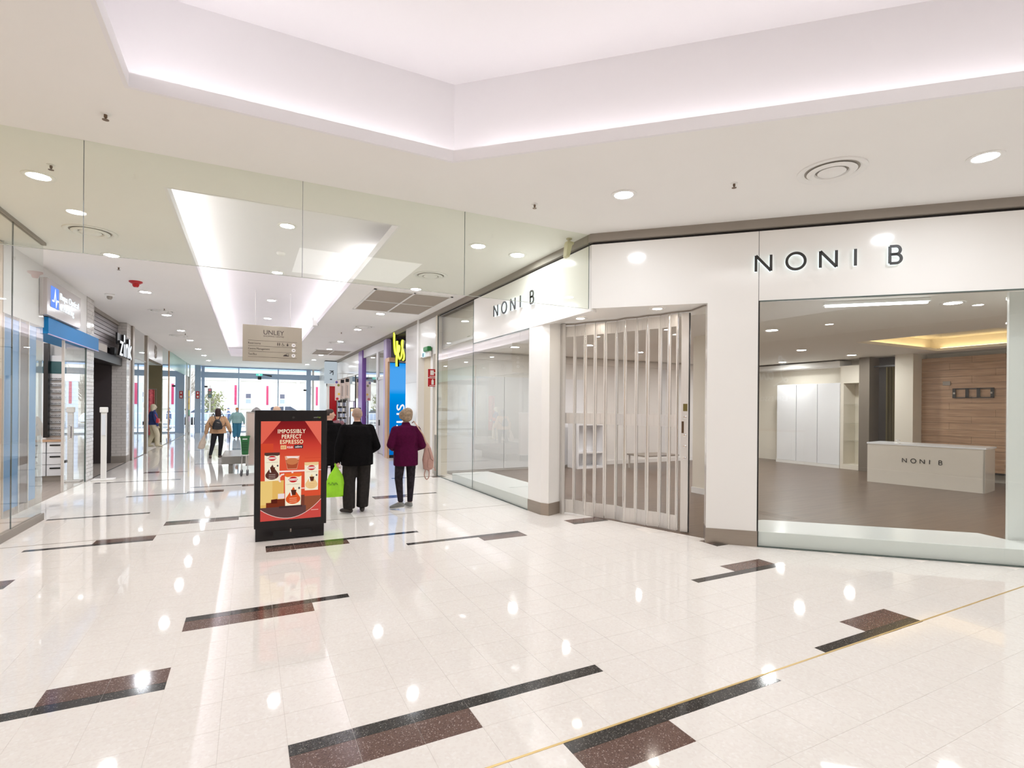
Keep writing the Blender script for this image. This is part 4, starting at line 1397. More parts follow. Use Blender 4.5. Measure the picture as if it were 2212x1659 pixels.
# white stand by the pillar
st = thing('sanitiser_stand', 'slim white stand on square base before the brick pillar', 'stand', (-2.88, 14.42, 0))
MB().box(-.2, .2, -.15, .15, 0, .03).build('base_plate', M_white, st, bevel=.008)
MB().box(-.05, .05, -.03, .03, .03, 1.5).build('post', M_white, st, bevel=.006)
box('front_panel', pm('pale_panel', (232, 234, 240), .3), (-.035, .035, -.05, -.03, 1.0, 1.45), st)
MB().box(-.07, .07, -.06, .05, 1.5, 1.62).build('dispenser', M_white, st, bevel=.015)

# ================================================================== ENTRANCE
YE = 36.5
M_steelb = MATS['steel_blue_flare']
en = struct(thing('window_10', 'glazed street entrance with sliding doors and blue grey frames', 'window', (0, YE, 0)))
box('header_rail', M_steelb, (-2.6, 4.3, -.1, .1, 3.32, 3.66), en)
box('transom_rail', M_steelb, (-2.6, 4.3, -.06, .06, ZC - .08, ZC + .02), en)
for x, w in ((-2.5, .16), (3.45, .28), (3.72, .12)):
    box('mullion', M_steelb if x < 3.6 else M_alu, (x - w / 2, x + w / 2, -.08, .08, 0, ZC), en)
for x in (-.6, 1.63):
    box('mullion', M_steelb, (x - .03, x + .03, -.03, .03, 0, ZC), en)
xs = [-2.42, -.63, 1.6, 3.3]
for a, b in zip(xs[:-1], xs[1:]):
    box('pane', M_glass, (a + (.06 if a > -2 else 0), b, -.005, .005, .06, 3.32), en)
    box('pane', M_glass, (a + (.06 if a > -2 else 0), b, -.005, .005, 3.66, ZC), en)
    box('bottom_rail', M_steelb, (a, b, -.02, .02, .0, .07), en)
box('pane', M_glass, (3.78, 4.1, -.005, .005, .06, ZC), en)
box('bracket', M_dark, (-2.42, -2.26, -.04, .0, 2.72, 2.82), en)
box('bracket', M_dark, (3.14, 3.31, -.04, .0, 2.62, 2.72), en)
ws = thing('exit_sign', 'small green lit exit sign over the street doors', 'sign', (.36, YE - .16, 3.52))
box('sign_face', em('exit_teal', (120, 240, 220), 1.0), (0, .36, 0, .05, 0, .12), ws)
box('exit_figure', M_wh_em, (.15, .21, -.003, 0, .02, .1), ws)
sn = thing('door_sensor', 'dark door sensor box under the exit sign', 'sensor', (.46, YE - .14, 3.27))
MB().box(0, .2, -.06, .04, 0, .2).build('sensor_body', M_dark, sn, bevel=.01)
cs_ = thing('entrance_camera', 'dark slim camera beside the exit sign', 'camera', (1.05, YE - .13, 3.56))
MB().tube([(-.3, 0, .04), (.05, .0, -.02), (.2, .02, -.05)], [.02, .04, .045], 8).build('camera_body', M_dark, cs_)

# ================================================================== SCENE BEYOND THE ENTRANCE
M_pave = pm('pavement_pale', (176, 174, 172), .8, var=.04, scale=3)
struct(box('pavement', M_pave, (-40, 40, 36.6, 44, -.25, -.02)))
struct(box('road', pm('asphalt', (120, 120, 124), .85, var=.06, scale=6), (-40, 40, 44, 56, -.3, -.06)))
struct(box('pavement_far', M_pave, (-40, 40, 56, 64, -.3, -.02)))
can = thing('street_canopy', 'blue grey steel canopy beam outside the entrance', 'canopy', (0, 39.5, 0))
box('beam', pm('canopy_blue', (140, 160, 190), .5), (-6, 8, 0, .3, 4.05, 4.5), can)
for x in (-5.5, 7.2): box('canopy_post', M_alu, (x, x + .2, 0, .2, -.02, 4.05), can)
bg = thing('building', 'pale sandstone hall with sash windows across the street', 'building', (0, 62, 0))
M_sand = pm('sandstone', (206, 198, 188), .9, var=.05, scale=2)
box('wall', M_sand, (-6, 24, 0, 8, -.2, 7.5), bg)
for z in (4.2, 5.0, 1.25): box('cornice', M_sand, (-6.05, 24.05, -.12, 0, z, z + .12), bg)
for x in (-.34, 2.95, 6.3, 9.5):
    f = box('window', M_white, (x - .1, x + .58, -.06, 0, 1.75, 2.95), bg)
    box('pane', pm('window_dark', (92, 90, 104), .15), (x, x + .48, -.07, -.06, 2.38, 2.86), f)
    box('pane', pm('window_blue', (150, 158, 176), .15), (x, x + .48, -.07, -.06, 1.84, 2.3), f)
for x in (-1.2, 1.5, 4.6): box('pilaster', M_sand, (x, x + .35, -.15, 0, -.2, 4.2), bg)
box('roof', M_band, (-6.3, 24.3, -.3, 8.3, 7.5, 7.8), bg)
for n_, x in enumerate((-1.07, 1.27, 5.15)):
    bn_ = thing('street_banner', ('grey street pylon with pink stripe, by the traffic light', 'grey street pylon with pink stripe before the hall', 'grey street pylon with pink stripe behind the entrance side pane')[n_], 'pylon', (x, 48, 0), 0, 'pink striped street pylons')
    box('pylon_body', pm('pylon_grey_%d' % n_, (196, 206, 226), .6), (-.32, .32, .02, .3, -.06, 3.3), bn_)
    box('pink_stripe', pm('pink_stripe_%d' % n_, (176, 40, 84), .5), (-.02, .15, 0, .02, 1.68, 3.28), bn_)
    box('pylon_head', M_white, (-.4, .4, 0, .32, 3.3, 4.0), bn_)


def car(name, lab, x, y, rz, col, suv=False):
    c = thing(name, lab, 'car', (x, y, -.06), rz)
    h = .25 if suv else 0
    prof = [(-2.2, .35), (-2.25, .7), (-2.1, .95 + h * .6), (-1.9, 1.0 + h), (-1.3, 1.4 + h), (.3, 1.45 + h), (1.05, 1.0 + h * .6), (2.0, .88 + h * .5), (2.25, .65), (2.2, .35)]
    MB().prism(prof, -.85, .85, lambda a, b, c_: (a, c_, b)).build('car_body', col, c, bevel=.06)
    wn = MB()
    for s in (-.853, .853):
        wn.prism([(-1.7, 1.02 + h), (-1.2, 1.34 + h), (-.3, 1.38 + h), (-.3, 1.02 + h)], s - .01, s + .01, lambda a, b, c_: (a, c_, b))
        wn.prism([(-.2, 1.02 + h), (-.2, 1.38 + h), (.25, 1.38 + h), (.85, 1.02 + h)], s - .01, s + .01, lambda a, b, c_: (a, c_, b))
    wn.build('side_windows', M_cw, c)
    for wx in (-1.4, 1.4):
        for wy in (-.8, .8):
            w = MB().lathe([(.0, -.1), (.2, -.1), (.33, -.08), (.33, .08), (.2, .1), (0, .1)], n=20).build('wheel', M_black, c, (wx, wy, .33))
            w.rotation_euler = (PI / 2, 0, 0)
    for s in (-2.24, 2.21):
        box('bumper', M_black, (s, s + .04, -.7, .7, .38, .5), c)


M_cw = pm('car_glass', (74, 78, 92), .1)
car('car', 'white car parked beyond the street doors, centre', 3.0, 51, 0, pm('car_white', (240, 240, 244), .2, coat=.5), True)
car('car', 'silver blue car at left beyond the street doors', -2.9, 53, 0, pm('car_silver_blue', (176, 188, 214), .2, coat=.5))
car('car', 'white car at far left behind glass shopfronts', -8.5, 51, 0, MATS['car_white'], True)
rl = thing('street_railing', 'white street railing outside the left door', 'railing', (0, 42, 0))
for z in (.2, 1.05): box('rail', M_white, (-5, .4, -.03, .03, z, z + .06), rl)
for k in range(19): box('baluster', M_white, (-4.9 + k * .29, -4.87 + k * .29, -.015, .015, -.02, 1.05), rl)
tl = thing('traffic_light', 'dark traffic light on the far side of the street', 'traffic light', (-2.75, 47, 0))
MB().tube([(0, 0, -.02), (0, 0, 3.2)], .05, 8).build('pole', M_band, tl)
MB().box(-.14, .14, -.2, -.05, 2.2, 2.95).build('signal_head', M_dark, tl, bevel=.02)
for k, c in enumerate(((40, 70, 66), (80, 66, 50), (130, 50, 56))):
    box('signal_lamp', pm('signal_%d' % k, c, .3), (-.08, .08, -.21, -.2, 2.28 + k * .23, 2.44 + k * .23), tl)


def tree(x, y, h, lab, n=34, leaf=None):
    t = thing('street_tree', lab, 'tree', (x, y, -.05))
    tr_ = MB()
    tr_.tube([(0, 0, 0), (.05, 0, h * .3), (0, .05, h * .55)], [.16, .12, .08], 8)
    for k in range(n):
        a = random.uniform(0, 6.28)
        z0 = h * random.uniform(.3, .55)
        L = h * random.uniform(.2, .45)
        e = (L * .7 * math.cos(a), L * .7 * math.sin(a), z0 + L)
        mid = (e[0] * .5 + random.uniform(-.1, .1), e[1] * .5, z0 + L * .4)
        tr_.tube([(0, 0, z0), mid, e], [.05, .03, .01], 5)
        for q in range(3):
            b = random.uniform(0, 6.28)
            tr_.tube([mid, (mid[0] + .5 * math.cos(b), mid[1] + .5 * math.sin(b), mid[2] + random.uniform(.3, .8))], [.02, .006], 4)
    tr_.build('branches', pm('bark_%d' % int(abs(x * 10)), (150, 140, 128), .9), t)
    if leaf:
        lf = MB()
        for k in range(260):
            a, r_, z = random.uniform(0, 6.28), random.uniform(.1, 1.0), random.uniform(h * .35, h * .85)
            c = Vector((r_ * math.cos(a), r_ * math.sin(a), z))
            u = Vector((random.uniform(-1, 1), random.uniform(-1, 1), random.uniform(-1, 1))).normalized() * .12
            v = u.cross(Vector((.3, .5, .8))).normalized() * .08
            n0 = len(lf.v)
            lf.v += [tuple(c - u), tuple(c + v), tuple(c + u), tuple(c - v)]
            lf.f.append((n0, n0 + 1, n0 + 2, n0 + 3))
        o = lf.build('leaves', leaf, t)
        o['kind'] = 'stuff'


tree(-4.6, 50.2, 6, 'bare street tree at left beyond the doors')
tree(-2.7, 49, 3.3, 'small yellow green street tree beside the pylon', 18, pm('spring_leaf', (150, 152, 104), .7))
tree(6.6, 57.5, 6, 'bare street tree at right beyond the doors')

# ================================================================== BEHIND THE VIEWPOINT (seen only as reflections)
struct(box('wall_back', pm('back_wall_paint', (206, 196, 186), .6), (-7, 17, -6.7, -6.5, 0, ZC)))
struct(box('wall_outer_left', M_white, (-7.1, -7, -8, 36.6, 0, ZC)))
struct(box('wall_outer_right', M_white, (17, 17.1, -8, 36.6, 0, ZC)))
struct(box('wall_outer_entry_left', M_white, (-7, XS - .3, 36.3, 36.6, 0, ZC)))
struct(box('wall_outer_entry_right', M_white, (4.3, 17, 36.3, 36.6, 0, ZC)))
lv = thing('coffee_sign', 'white glowing script sign of the coffee bar behind the viewpoint', 'sign', (-1.05, -6.5, 2.52), PI)
LP = [[(.02, .86), (-.08, .8), (-.04, .68), (.08, .72), (.16, .86), (.14, .96), (.06, .92), (.08, .6), (.06, .3), (-.06, .1), (-.16, .14), (-.1, .22), (.1, .1), (.34, -.04)],
      [(.56, .42), (.44, .46), (.36, .34), (.42, .2), (.54, .3), (.57, .44), (.55, .24), (.62, .2), (.68, .3), (.72, .44)], [(.72, .44), (.80, .2), (.92, .46), (1.0, .4)],
      [(1.22, .42), (1.10, .46), (1.02, .34), (1.08, .2), (1.2, .3), (1.23, .44), (1.21, .24), (1.3, .22)]]
mb = MB()
for p in LP:
    mb.tube([(q.x, -.02, q.y) for q in smooth_path(p, 5)], .026, 6)
mb.build('neon_script', M_wh_em, lv)
text('lettering', 'ESPRESSO', M_wh_em, lv, (.35, -.01, -.55), width=1.0, height=.16, bold=.01)
box('sign_board', pm('coffee_taupe', (168, 154, 142), .5), (-.6, 2.4, -.001, .0, -.9, 1.1), lv)
t = thing('coffee_counter', 'white coffee bar counter behind the viewpoint', 'counter', (-3.2, -5.6, 0))
box('front_panel', M_gloss, (0, 3.4, 0, .6, 0, 1.0), t)
box('counter_top', M_ply, (-.03, 3.43, -.03, .66, 1.0, 1.05), t)

# ================================================================== ADVERTISING KIOSK
M_kb = pm('kiosk_black', (26, 22, 24), .22, spec=.4)
kx, ky = .077, 7.175
k = thing('advertising_kiosk', 'tall black advertising kiosk with red coffee advert on its screen', 'kiosk', (kx, ky, 0), rad(.6))
MB().box(.0, .805, .012, .2, 0, .17).build('plinth', M_kb, k, bevel=.004)
MB().box(-.016, .832, 0, .2, .16, 1.632).build('cabinet', M_kb, k, bevel=.006)
box('speaker_grille', pm('kiosk_grille', (16, 14, 16), .7), (.2, .66, .009, .012, .03, .11), k)
MB().box(.396, .412, .004, .012, .09, .13).build('lock', M_steel, k)
o = MB().lathe([(0, 0), (.016, 0), (.016, .004), (0, .004)], n=16).build('camera_eye', M_dark, k, (.425, -.001, 1.545))
o.rotation_euler = (PI / 2, 0, 0)
text('brand_print', 'carto', pm('print_grey_white', (170, 170, 164), .5), k, (.69, -.001, 1.536), width=.045, height=.018, ext=.0005)
text('brand_print', 'logy', pm('print_lime', (150, 180, 60), .5), k, (.735, -.001, 1.538), width=.04, height=.018, ext=.0005)
SX, SZ, SW, SH = .053, 1.495, .708, 1.24


def uv(u, v): return (SX + SW * u, SZ - SH * v)


EMC = {}


def ec(rgb, s=.92):
    key = rgb
    if key not in EMC: EMC[key] = em('screen_print_%d_%d_%d' % rgb, rgb, s)
    return EMC[key]


scr = box('screen', grad_em('advert_ground', ((0, (196, 66, 58)), (.2, (222, 84, 54)), (.6, (224, 88, 60)), (.75, (206, 66, 54)), (.9, (150, 36, 36)), (1, (128, 30, 34))), .92), (SX, SX + SW, -.002, 0, SZ - SH, SZ), k)
LAY = [0]


def pr(pts, rgb, name='print_shape'):
    LAY[0] += 1
    y = -.002 - .0003 * LAY[0]
    MB().prism([uv(*p) for p in pts], y, y + .0004, lambda a, b, c: (a, c, b)).build(name, ec(rgb), scr)


def prt(s, u, v, w, h, rgb, shear=0, bold=.022):
    LAY[0] += 1
    a, b = uv(u, v)
    text('print_lettering', s, ec(rgb), scr, (a, -.002 - .0003 * LAY[0], b), width=w * SW, height=h * SH, ext=.0003, bold=bold, shear=shear)


def rc_(u0, v0, u1, v1): return [(u0, v0), (u1, v0), (u1, v1), (u0, v1)]


def el(u, v, ru, rv, a0=0, a1=360, n=24): return [(u + ru * math.cos(rad(a0 + (a1 - a0) * i / n)), v + rv * math.sin(rad(a0 + (a1 - a0) * i / n))) for i in range(n + (a1 - a0 < 360))]


pr([(0, 0), (.32, 0), (.02, .225), (0, .235)], (232, 104, 84))
pr([(.72, 0), (1, 0), (1, .25)], (234, 112, 92))
pr(rc_(0, .225, .2, .6), (214, 76, 50))
for v in (.38, .42, .46): pr(rc_(.72, v, 1, v + .004), (206, 72, 50))
prt('IMPOSSIBLY', .5, .122, .455, .040, (252, 236, 206))
prt('PERFECT', .5, .176, .325, .040, (252, 236, 206))
prt('ESPRESSO', .5, .230, .38, .040, (252, 232, 190))
pr(rc_(.318, .245, .41, .285), (246, 194, 140))
prt('RIP', .364, .277, .06, .022, (206, 140, 90))
prt('POUR', .473, .277, .095, .021, (252, 240, 232))
pr(rc_(.54, .243, .688, .280), (66, 56, 60))
prt('adore', .614, .272, .11, .022, (250, 240, 236), .3)
# shelf, box, chocolates
pr(rc_(0, .60, .375, .882), (232, 186, 100))
pr(rc_(0, .60, .19, .84), (240, 204, 124))
pr([(.09, .82), (.2, .82), (.2, .79), (.4, .79), (.4, .88), (.09, .88)], (122, 52, 32))
pr([(.17, .79), (.27, .785), (.27, .83), (.17, .83)], (92, 36, 26))
pr(rc_(.28, .735, .385, .785), (240, 224, 226))
pr(rc_(.70, .775, 1, .96), (150, 84, 58))
pr(rc_(.64, .76, .72, .87), (120, 66, 52))
pr(rc_(.0, .868, .745, .99), (98, 68, 66))
pr(rc_(.30, .862, .68, .882), (74, 52, 52))
# white bars and brewing glass
pr(rc_(.3, .502, .72, .518), (250, 226, 222))
pr(rc_(.5, .502, .53, .56), (250, 226, 222))
pr(rc_(.66, .685, .72, .697), (250, 210, 200))
pr(rc_(.94, .505, 1, .512), (250, 214, 206))
pr([(.32, .62), (.29, .61), (.29, .56), (.33, .535), (.38, .53), (.38, .545), (.34, .55), (.315, .57), (.315, .60), (.33, .605)], (250, 220, 210))
pr([(.385, .355), (.635, .355), (.59, .49), (.43, .49)], (236, 170, 140))
pr([(.40, .395), (.62, .395), (.585, .485), (.435, .485)], (176, 84, 54))
pr(el(.51, .41, .10, .035), (206, 124, 80))
pr([(.41, .355), (.63, .362), (.60, .378), (.43, .375)], (250, 232, 226))


def pack(u0, v0, u1, v1, band, drop, dropt, top):
    w, h = u1 - u0, v1 - v0
    P = lambda a, b: (u0 + w * a, v0 + h * b)
    pr([P(0, 0), P(1, 0), P(.97, 1), P(.03, 1)], (250, 238, 210), 'print_pack')
    pr([P(0, 0), P(1, 0), P(1, .09), P(.85, .12), P(.5, .1), P(.15, .12), P(0, .09)], band)
    pr([P(a, b) for a, b in el(.5, .2, .27, .09)], (196, 26, 34))
    pr([P(.16, .165), P(.84, .165), P(.84, .235), P(.16, .235)], (250, 240, 230))
    prt('MOCCONA', u0 + w * .5, v0 + h * .225, w * .58, h * .045, (186, 30, 40))
    prt('CAFFE ESPRESSO', u0 + w * .5, v0 + h * .36, w * .8, h * .032, (176, 160, 140), 0, 0)
    pr([P(.5, .44)] + [P(a, b) for a, b in el(.5, .80, .44, .155, -35, 215, 20)], drop)
    pr([P(.36, .52), P(.70, .52), P(.64, .68), P(.42, .68)], (88, 48, 36))
    pr([P(.30, .54), P(.37, .54), P(.44, .70), P(.36, .70)], (252, 244, 236))
    pr([P(.42, .5), P(.52, .42), (u0 + w * .6, v0 + h * .5)], top)
    for q in (.77, .83, .89): pr([P(.28, q), P(.72, q), P(.72, q + .012), P(.28, q + .012)], dropt)
    pr([P(a, b) for a, b in el(.86, .47, .06, .035)], (86, 80, 84))


pack(.06, .315, .305, .60, (84, 58, 52), (92, 56, 48), (220, 200, 190), (84, 58, 52))
pack(.715, .425, .955, .715, (240, 206, 150), (240, 200, 140), (220, 176, 120), (240, 206, 150))
pack(.39, .53, .665, .86, (236, 110, 50), (226, 92, 44), (250, 210, 180), (226, 92, 44))
# lower red curve with white line
ca = [(u, .885 + .10 * (1 - ((u - .45) / .45) ** 2) if u < .45 else .985 - .175 * ((u - .45) / .55) ** 2) for u in [i / 16 for i in range(17)]]
for (u0, v0), (u1, v1) in zip(ca[:-1], ca[1:]):
    MB().prism([uv(u0, v0), uv(u1, v1), uv(u1, 1), uv(u0, 1)], -.0335, -.033, lambda a, b, c: (a, c, b)) if False else None
LAY[0] += 1
cv = MB()
yy = -.002 - .0003 * LAY[0]
for (u0, v0), (u1, v1) in zip(ca[:-1], ca[1:]):
    cv.prism([uv(u0, v0), uv(u1, v1), uv(u1, 1), uv(u0, 1)], yy, yy + .0004, lambda a, b, c: (a, c, b))
cv.build('print_shape', ec((206, 78, 70)), scr)
MB().ribbon([uv(*p) for p in ca], .006, yy - .0006, yy - .0003, False, lambda a, b, c: (a, c, b)).build('print_line', ec((250, 214, 206)), scr)
prt('moccona.com.au', .885, .925, .13, .010, (250, 222, 214), 0, .01) if False else pr(rc_(.83, .916, .955, .922), (244, 190, 180))

# ================================================================== HANGING DIRECTION SIGN
M_sgn = pm('sign_taupe_metal', (176, 166, 148), .3, metal=.25, var=.05, scale=1.2, stretch=(2, 1, .3))
M_ink = pm('sign_dark_ink', (62, 50, 46), .5)
hs = thing('hanging_sign', 'taupe direction sign hanging from the ceiling recess on two rods', 'sign', (-.155, 14.0, 2.745))
hw, hh = 1.318, .875
MB().box(0, hw, 0, .04, 0, hh).build('sign_panel', M_sgn, hs, bevel=.004)
for x in (.27, 1.045): MB().tube([(x, .02, hh), (x, .02, 4.45 - 2.745)], .007, 8).build('rod', M_alu, hs)
text('sign_lettering', 'UNLEY', M_ink, hs, (hw * .513, 0, hh * .755), width=.455, height=.108, ext=.003)
text('sign_lettering', 'SHOPPING', M_ink, hs, (hw * .513 - .2275, 0, hh * .69), width=.245, height=.036, ext=.003, align='LEFT')
text('sign_lettering', 'CENTRE', M_ink, hs, (hw * .513 + .2275, 0, hh * .69), width=.19, height=.036, ext=.003, align='RIGHT')
for v in (.425, .575, .725, .875):
    box('rule_line', M_ink, (hw * .09, hw * .91, -.003, 0, hh * (1 - v) - .003, hh * (1 - v) + .003), hs)
for s, v, w in (('Restrooms', .525, .27), ('Centre Management', .675, .47), ('Taxi/Bus', .825, .185)):
    text('sign_lettering', s, M_ink, hs, (hw * .09, 0, hh * (1 - v) + .0), width=w, height=.048, ext=.003, align='LEFT')
for v, a in ((.505, 0), (.65, 0), (.80, 90)):
    cx, cz = hw * .852, hh * (1 - v)
    q = MB().lathe([(0, 0), (.045, 0), (.045, .003), (0, .003)], n=24).build('arrow_disc', M_wh, hs, (cx, 0, cz))
    q.rotation_euler = (PI / 2, 0, 0)
    ar_ = MB()
    R_ = lambda p: (cx + p[0] * math.cos(rad(a)) - p[1] * math.sin(rad(a)), cz + p[0] * math.sin(rad(a)) + p[1] * math.cos(rad(a)))
    ar_.ribbon([R_((-.02, 0)), R_((.018, 0))], .007, -.006, -.003, False, lambda x, y, c: (x, c, y))
    ar_.ribbon([R_((.004, .014)), R_((.019, 0)), R_((.004, -.014))], .007, -.006, -.003, False, lambda x, y, c: (x, c, y))
    ar_.build('arrow', M_ink, hs)
ic_ = MB()
zc = hh * .498
mp_ = lambda a, b, c: (a, c, b)
for x in (.765, .805):
    ic_.prism(el(x, zc + .035, .009, .009, 0, 360, 10), -.003, 0, mp_)
    ic_.prism([(x - .012, zc - .005), (x + .012, zc - .005), (x + .009, zc + .024), (x - .009, zc + .024)], -.003, 0, mp_)
    ic_.prism([(x - .007, zc - .035), (x + .007, zc - .035), (x + .007, zc), (x - .007, zc)], -.003, 0, mp_)
ic_.build('pictogram', M_ink, hs)
ic_ = MB()
ic_.prism(el(.875, zc + .035, .008, .008, 0, 360, 10), -.003, 0, mp_)
ic_.ribbon([(.874, zc + .026), (.878, zc - .004), (.898, zc - .004), (.910, zc - .03)], .01, -.003, 0, False, mp_)
ic_.ribbon([(.866 + .0, zc + .008)] + [(.878 + .024 * math.cos(rad(t_)), zc - .014 + .024 * math.sin(rad(t_))) for t_ in range(140, 331, 20)], .006, -.003, 0, False, mp_)
ic_.build('pictogram', M_ink, hs)
ic_ = MB()
ic_.prism(el(.985, zc + .03, .01, .01, 0, 360, 10), -.003, 0, mp_)
ic_.prism(el(.985, zc - .008, .02, .026, 0, 360, 14), -.003, 0, mp_)
ic_.build('pictogram', M_ink, hs)
ic_ = MB()
zc = hh * .197
ic_.prism([(.89, zc - .02), (1.01, zc - .02), (1.01, zc), (.985, zc + .002), (.965, zc + .02), (.92, zc + .02), (.905, zc + .002), (.89, zc)], -.003, 0, mp_)
ic_.ribbon([(.955, zc + .022), (.955, zc + .04), (1.012, zc + .04), (1.012, zc - .02)], .008, -.003, 0, False, mp_)
ic_.build('pictogram', M_ink, hs)

# ================================================================== BENCH, TROLLEY, BOARD
M_bench = pm('bench_stone_grey', (134, 130, 124), .25, var=.04, scale=6)
be = thing('bench', 'long grey stone bench slab on a pedestal behind the kiosk', 'bench', (-.6, 14.58, 0))
MB().box(0, 1.9, 0, 1.95, .235, .425).build('seat', M_bench, be, bevel=.012)
MB().box(.15, .25, .08, 1.8, 0, .235).build('leg', M_bench, be, bevel=.005)
MB().box(1.6, 1.7, .08, 1.8, 0, .235).build('leg', M_bench, be, bevel=.005)
nb = thing('notice_board', 'tall beige framed board partly hidden behind the kiosk', 'board', (-.06, 14.75, 0))
nb.location = (-.062, 14.45, 0)
M_bei = pm('beige_board', (206, 188, 178), .35, var=.03, scale=2)
MB().box(0, .7, 0, .1, .22, 1.5).build('board_panel', M_bei, nb, bevel=.006)
MB().box(-.012, .02, -.012, .11, .19, 1.52).build('board_frame', M_alu, nb, bevel=.004)
box('board_frame', M_alu, (0, .71, -.012, .11, 1.5, 1.53), nb)
box('board_frame', M_alu, (0, .71, -.012, .11, .19, .22), nb)
for x in (.35, .62): box('leg', M_dark, (x, x + .05, .02, .08, 0, .2), nb)
for x in (.3, .62):
    w_ = MB().lathe([(0, -.015), (.05, -.015), (.05, .015), (0, .015)], n=16).build('castor', M_dark, nb, (x + .02, .05, .05))
    w_.rotation_euler = (PI / 2, 0, 0)
t = thing('flat_cap', 'dark and pale cap lying on top of the beige board', 'cap', (.16, 14.5, 1.53))
MB().lathe([(.11, 0), (.1, .035), (.06, .08), (.02, .11), (0, .115)], n=18).build('crown', pm('cap_grey', (150, 146, 146), .8, var=.3, scale=30), t, smooth=True)
MB().prism(el(0, -.05, .12, .08, 0, 360, 18), .0, .014).build('peak', M_black, t)

tr = thing('shopping_trolley', 'green basket trolley on chrome legs and grey wheels by bench', 'trolley', (-.168, 13.99, 0))
M_gp = pm('basket_green', (38, 108, 58), .4)
bk = MB()
for a, b in (((-.03, .005), (.0, .0)),): pass
bw0, bw1, bd0, bd1 = .18, .12, .42, .36


def wall4(mb, x0, x1, y0, y1, z0, X0, X1, Y0_, Y1_, z1, th=.008):
    lo = [(x0, y0), (x1, y0), (x1, y1), (x0, y1)]
    hi = [(X0, Y0_), (X1, Y0_), (X1, Y1_), (X0, Y1_)]
    for i in range(4):
        j_ = (i + 1) % 4
        n = len(mb.v)
        c = Vector(((x0 + x1) / 2, (y0 + y1) / 2))
        pts = []
        for (p, z) in ((lo[i], z0), (lo[j_], z0), (hi[j_], z1), (hi[i], z1)):
            pts.append((p[0], p[1], z))
        for p in list(pts):
            v = (Vector((p[0], p[1])) - c)
            v = v * (1 - th / max(.01, v.length))
            pts.append((c.x + v.x, c.y + v.y, p[2]))
        mb.v += pts
        mb.f += [tuple(n + q for q in f) for f in ((0, 1, 2, 3), (7, 6, 5, 4), (0, 4, 5, 1), (1, 5, 6, 2), (2, 6, 7, 3), (3, 7, 4, 0))]


wall4(bk, .02, .15, .02, .36, .50, -.02, .18, -.02, .40, .93)
bk.box(.02, .15, .02, .36, .495, .505)
bk.build('basket', M_gp, tr)
rm = MB()
rm.tube([(-.025, -.025, .93), (.185, -.025, .93), (.185, .405, .93), (-.025, .405, .93), (-.025, -.025, .93)], .012, 6)
rm.build('basket_rim', M_gp, tr)
hd = MB()
for x in (.03, .06, .09, .12):
    for z in (.6, .66, .72, .78): hd.box(x, x + .012, -.018 + (.93 - z) * .09 - .012, -.018 + (.93 - z) * .09, z, z + .04)
hd.build('basket_slots', pm('slot_dark', (16, 54, 30), .6), tr)
MB().box(.03, .13, -.026, -.02, .87, .89).build('grip_slot', M_wh, tr)
for x, y in ((.02, .0), (.15, .0), (.02, .42), (.15, .42)):
    l_ = MB().tube([(x, y * .9, .52), (x - .01, y, .12)], .010, 8).build('leg', M_chrome, tr, smooth=True)
    w_ = MB().lathe([(0, -.014), (.05, -.014), (.055, -.008), (.055, .008), (.05, .014), (0, .014)], n=18).build('wheel', pm('wheel_grey', (92, 92, 96), .4) if 'wheel_grey' not in MATS else MATS['wheel_grey'], l_, (x - .012, y, .057))
    w_.rotation_euler = (PI / 2, 0, rad(70))
    MB().box(-.012, .012, -.012, .012, .04, .06)
MB().tube([(.0, -.02, .5), (.17, -.02, .5), (.17, .43, .5), (.0, .43, .5), (.0, -.02, .5)], .008, 6).build('frame_ring', M_chrome, tr)

# ================================================================== PEOPLE
ICO = None


def ico():
    global ICO
    if ICO is None:
        b = bmesh.new()
        bmesh.ops.create_icosphere(b, subdivisions=2, radius=1)
        ICO = [v.co.copy() for v in b.verts]
        b.free()
    return ICO


def blob(name, hulls, mat, parent, voxel=.012, it=6, cut=None):
    """one continuous surface: the union of tapered hulls of ellipsoids, re-meshed and smoothed"""
    bm = bmesh.new()
    for hl in hulls:
        vs = []
        for c, r in hl:
            r = r if isinstance(r, tuple) else (r, r, r)
            for p in ico():
                vs.append(bm.verts.new((c[0] + p.x * r[0], c[1] + p.y * r[1], c[2] + p.z * r[2])))
        g = bmesh.ops.convex_hull(bm, input=vs)
        dead = [e for e in g['geom_interior'] if isinstance(e, bmesh.types.BMVert)]
        bmesh.ops.delete(bm, geom=dead, context='VERTS')
    me = bpy.data.meshes.new('tmp')
    bm.to_mesh(me)
    bm.free()
    o = bpy.data.objects.new('tmp', me)
    COL.objects.link(o)
    rmod = o.modifiers.new('r', 'REMESH')
    rmod.mode, rmod.voxel_size, rmod.use_smooth_shade = 'VOXEL', voxel, True
    sm = o.modifiers.new('s', 'SMOOTH')
    sm.factor, sm.iterations = .5, it
    bpy.context.view_layer.update()
    m2 = bpy.data.meshes.new_from_object(o.evaluated_get(bpy.context.evaluated_depsgraph_get()))
    bpy.data.objects.remove(o)
    bpy.data.meshes.remove(me)
    m2.name = name
    m2.materials.clear()
    m2.materials.append(mat)
    for p in m2.polygons: p.use_smooth = True
    q = bpy.data.objects.new(name, m2)
    COL.objects.link(q)
    q.parent = parent
    return q


def chain(P, R):
    return [[(P[i], R[i]), (P[i + 1], R[i + 1])] for i in range(len(P) - 1)]


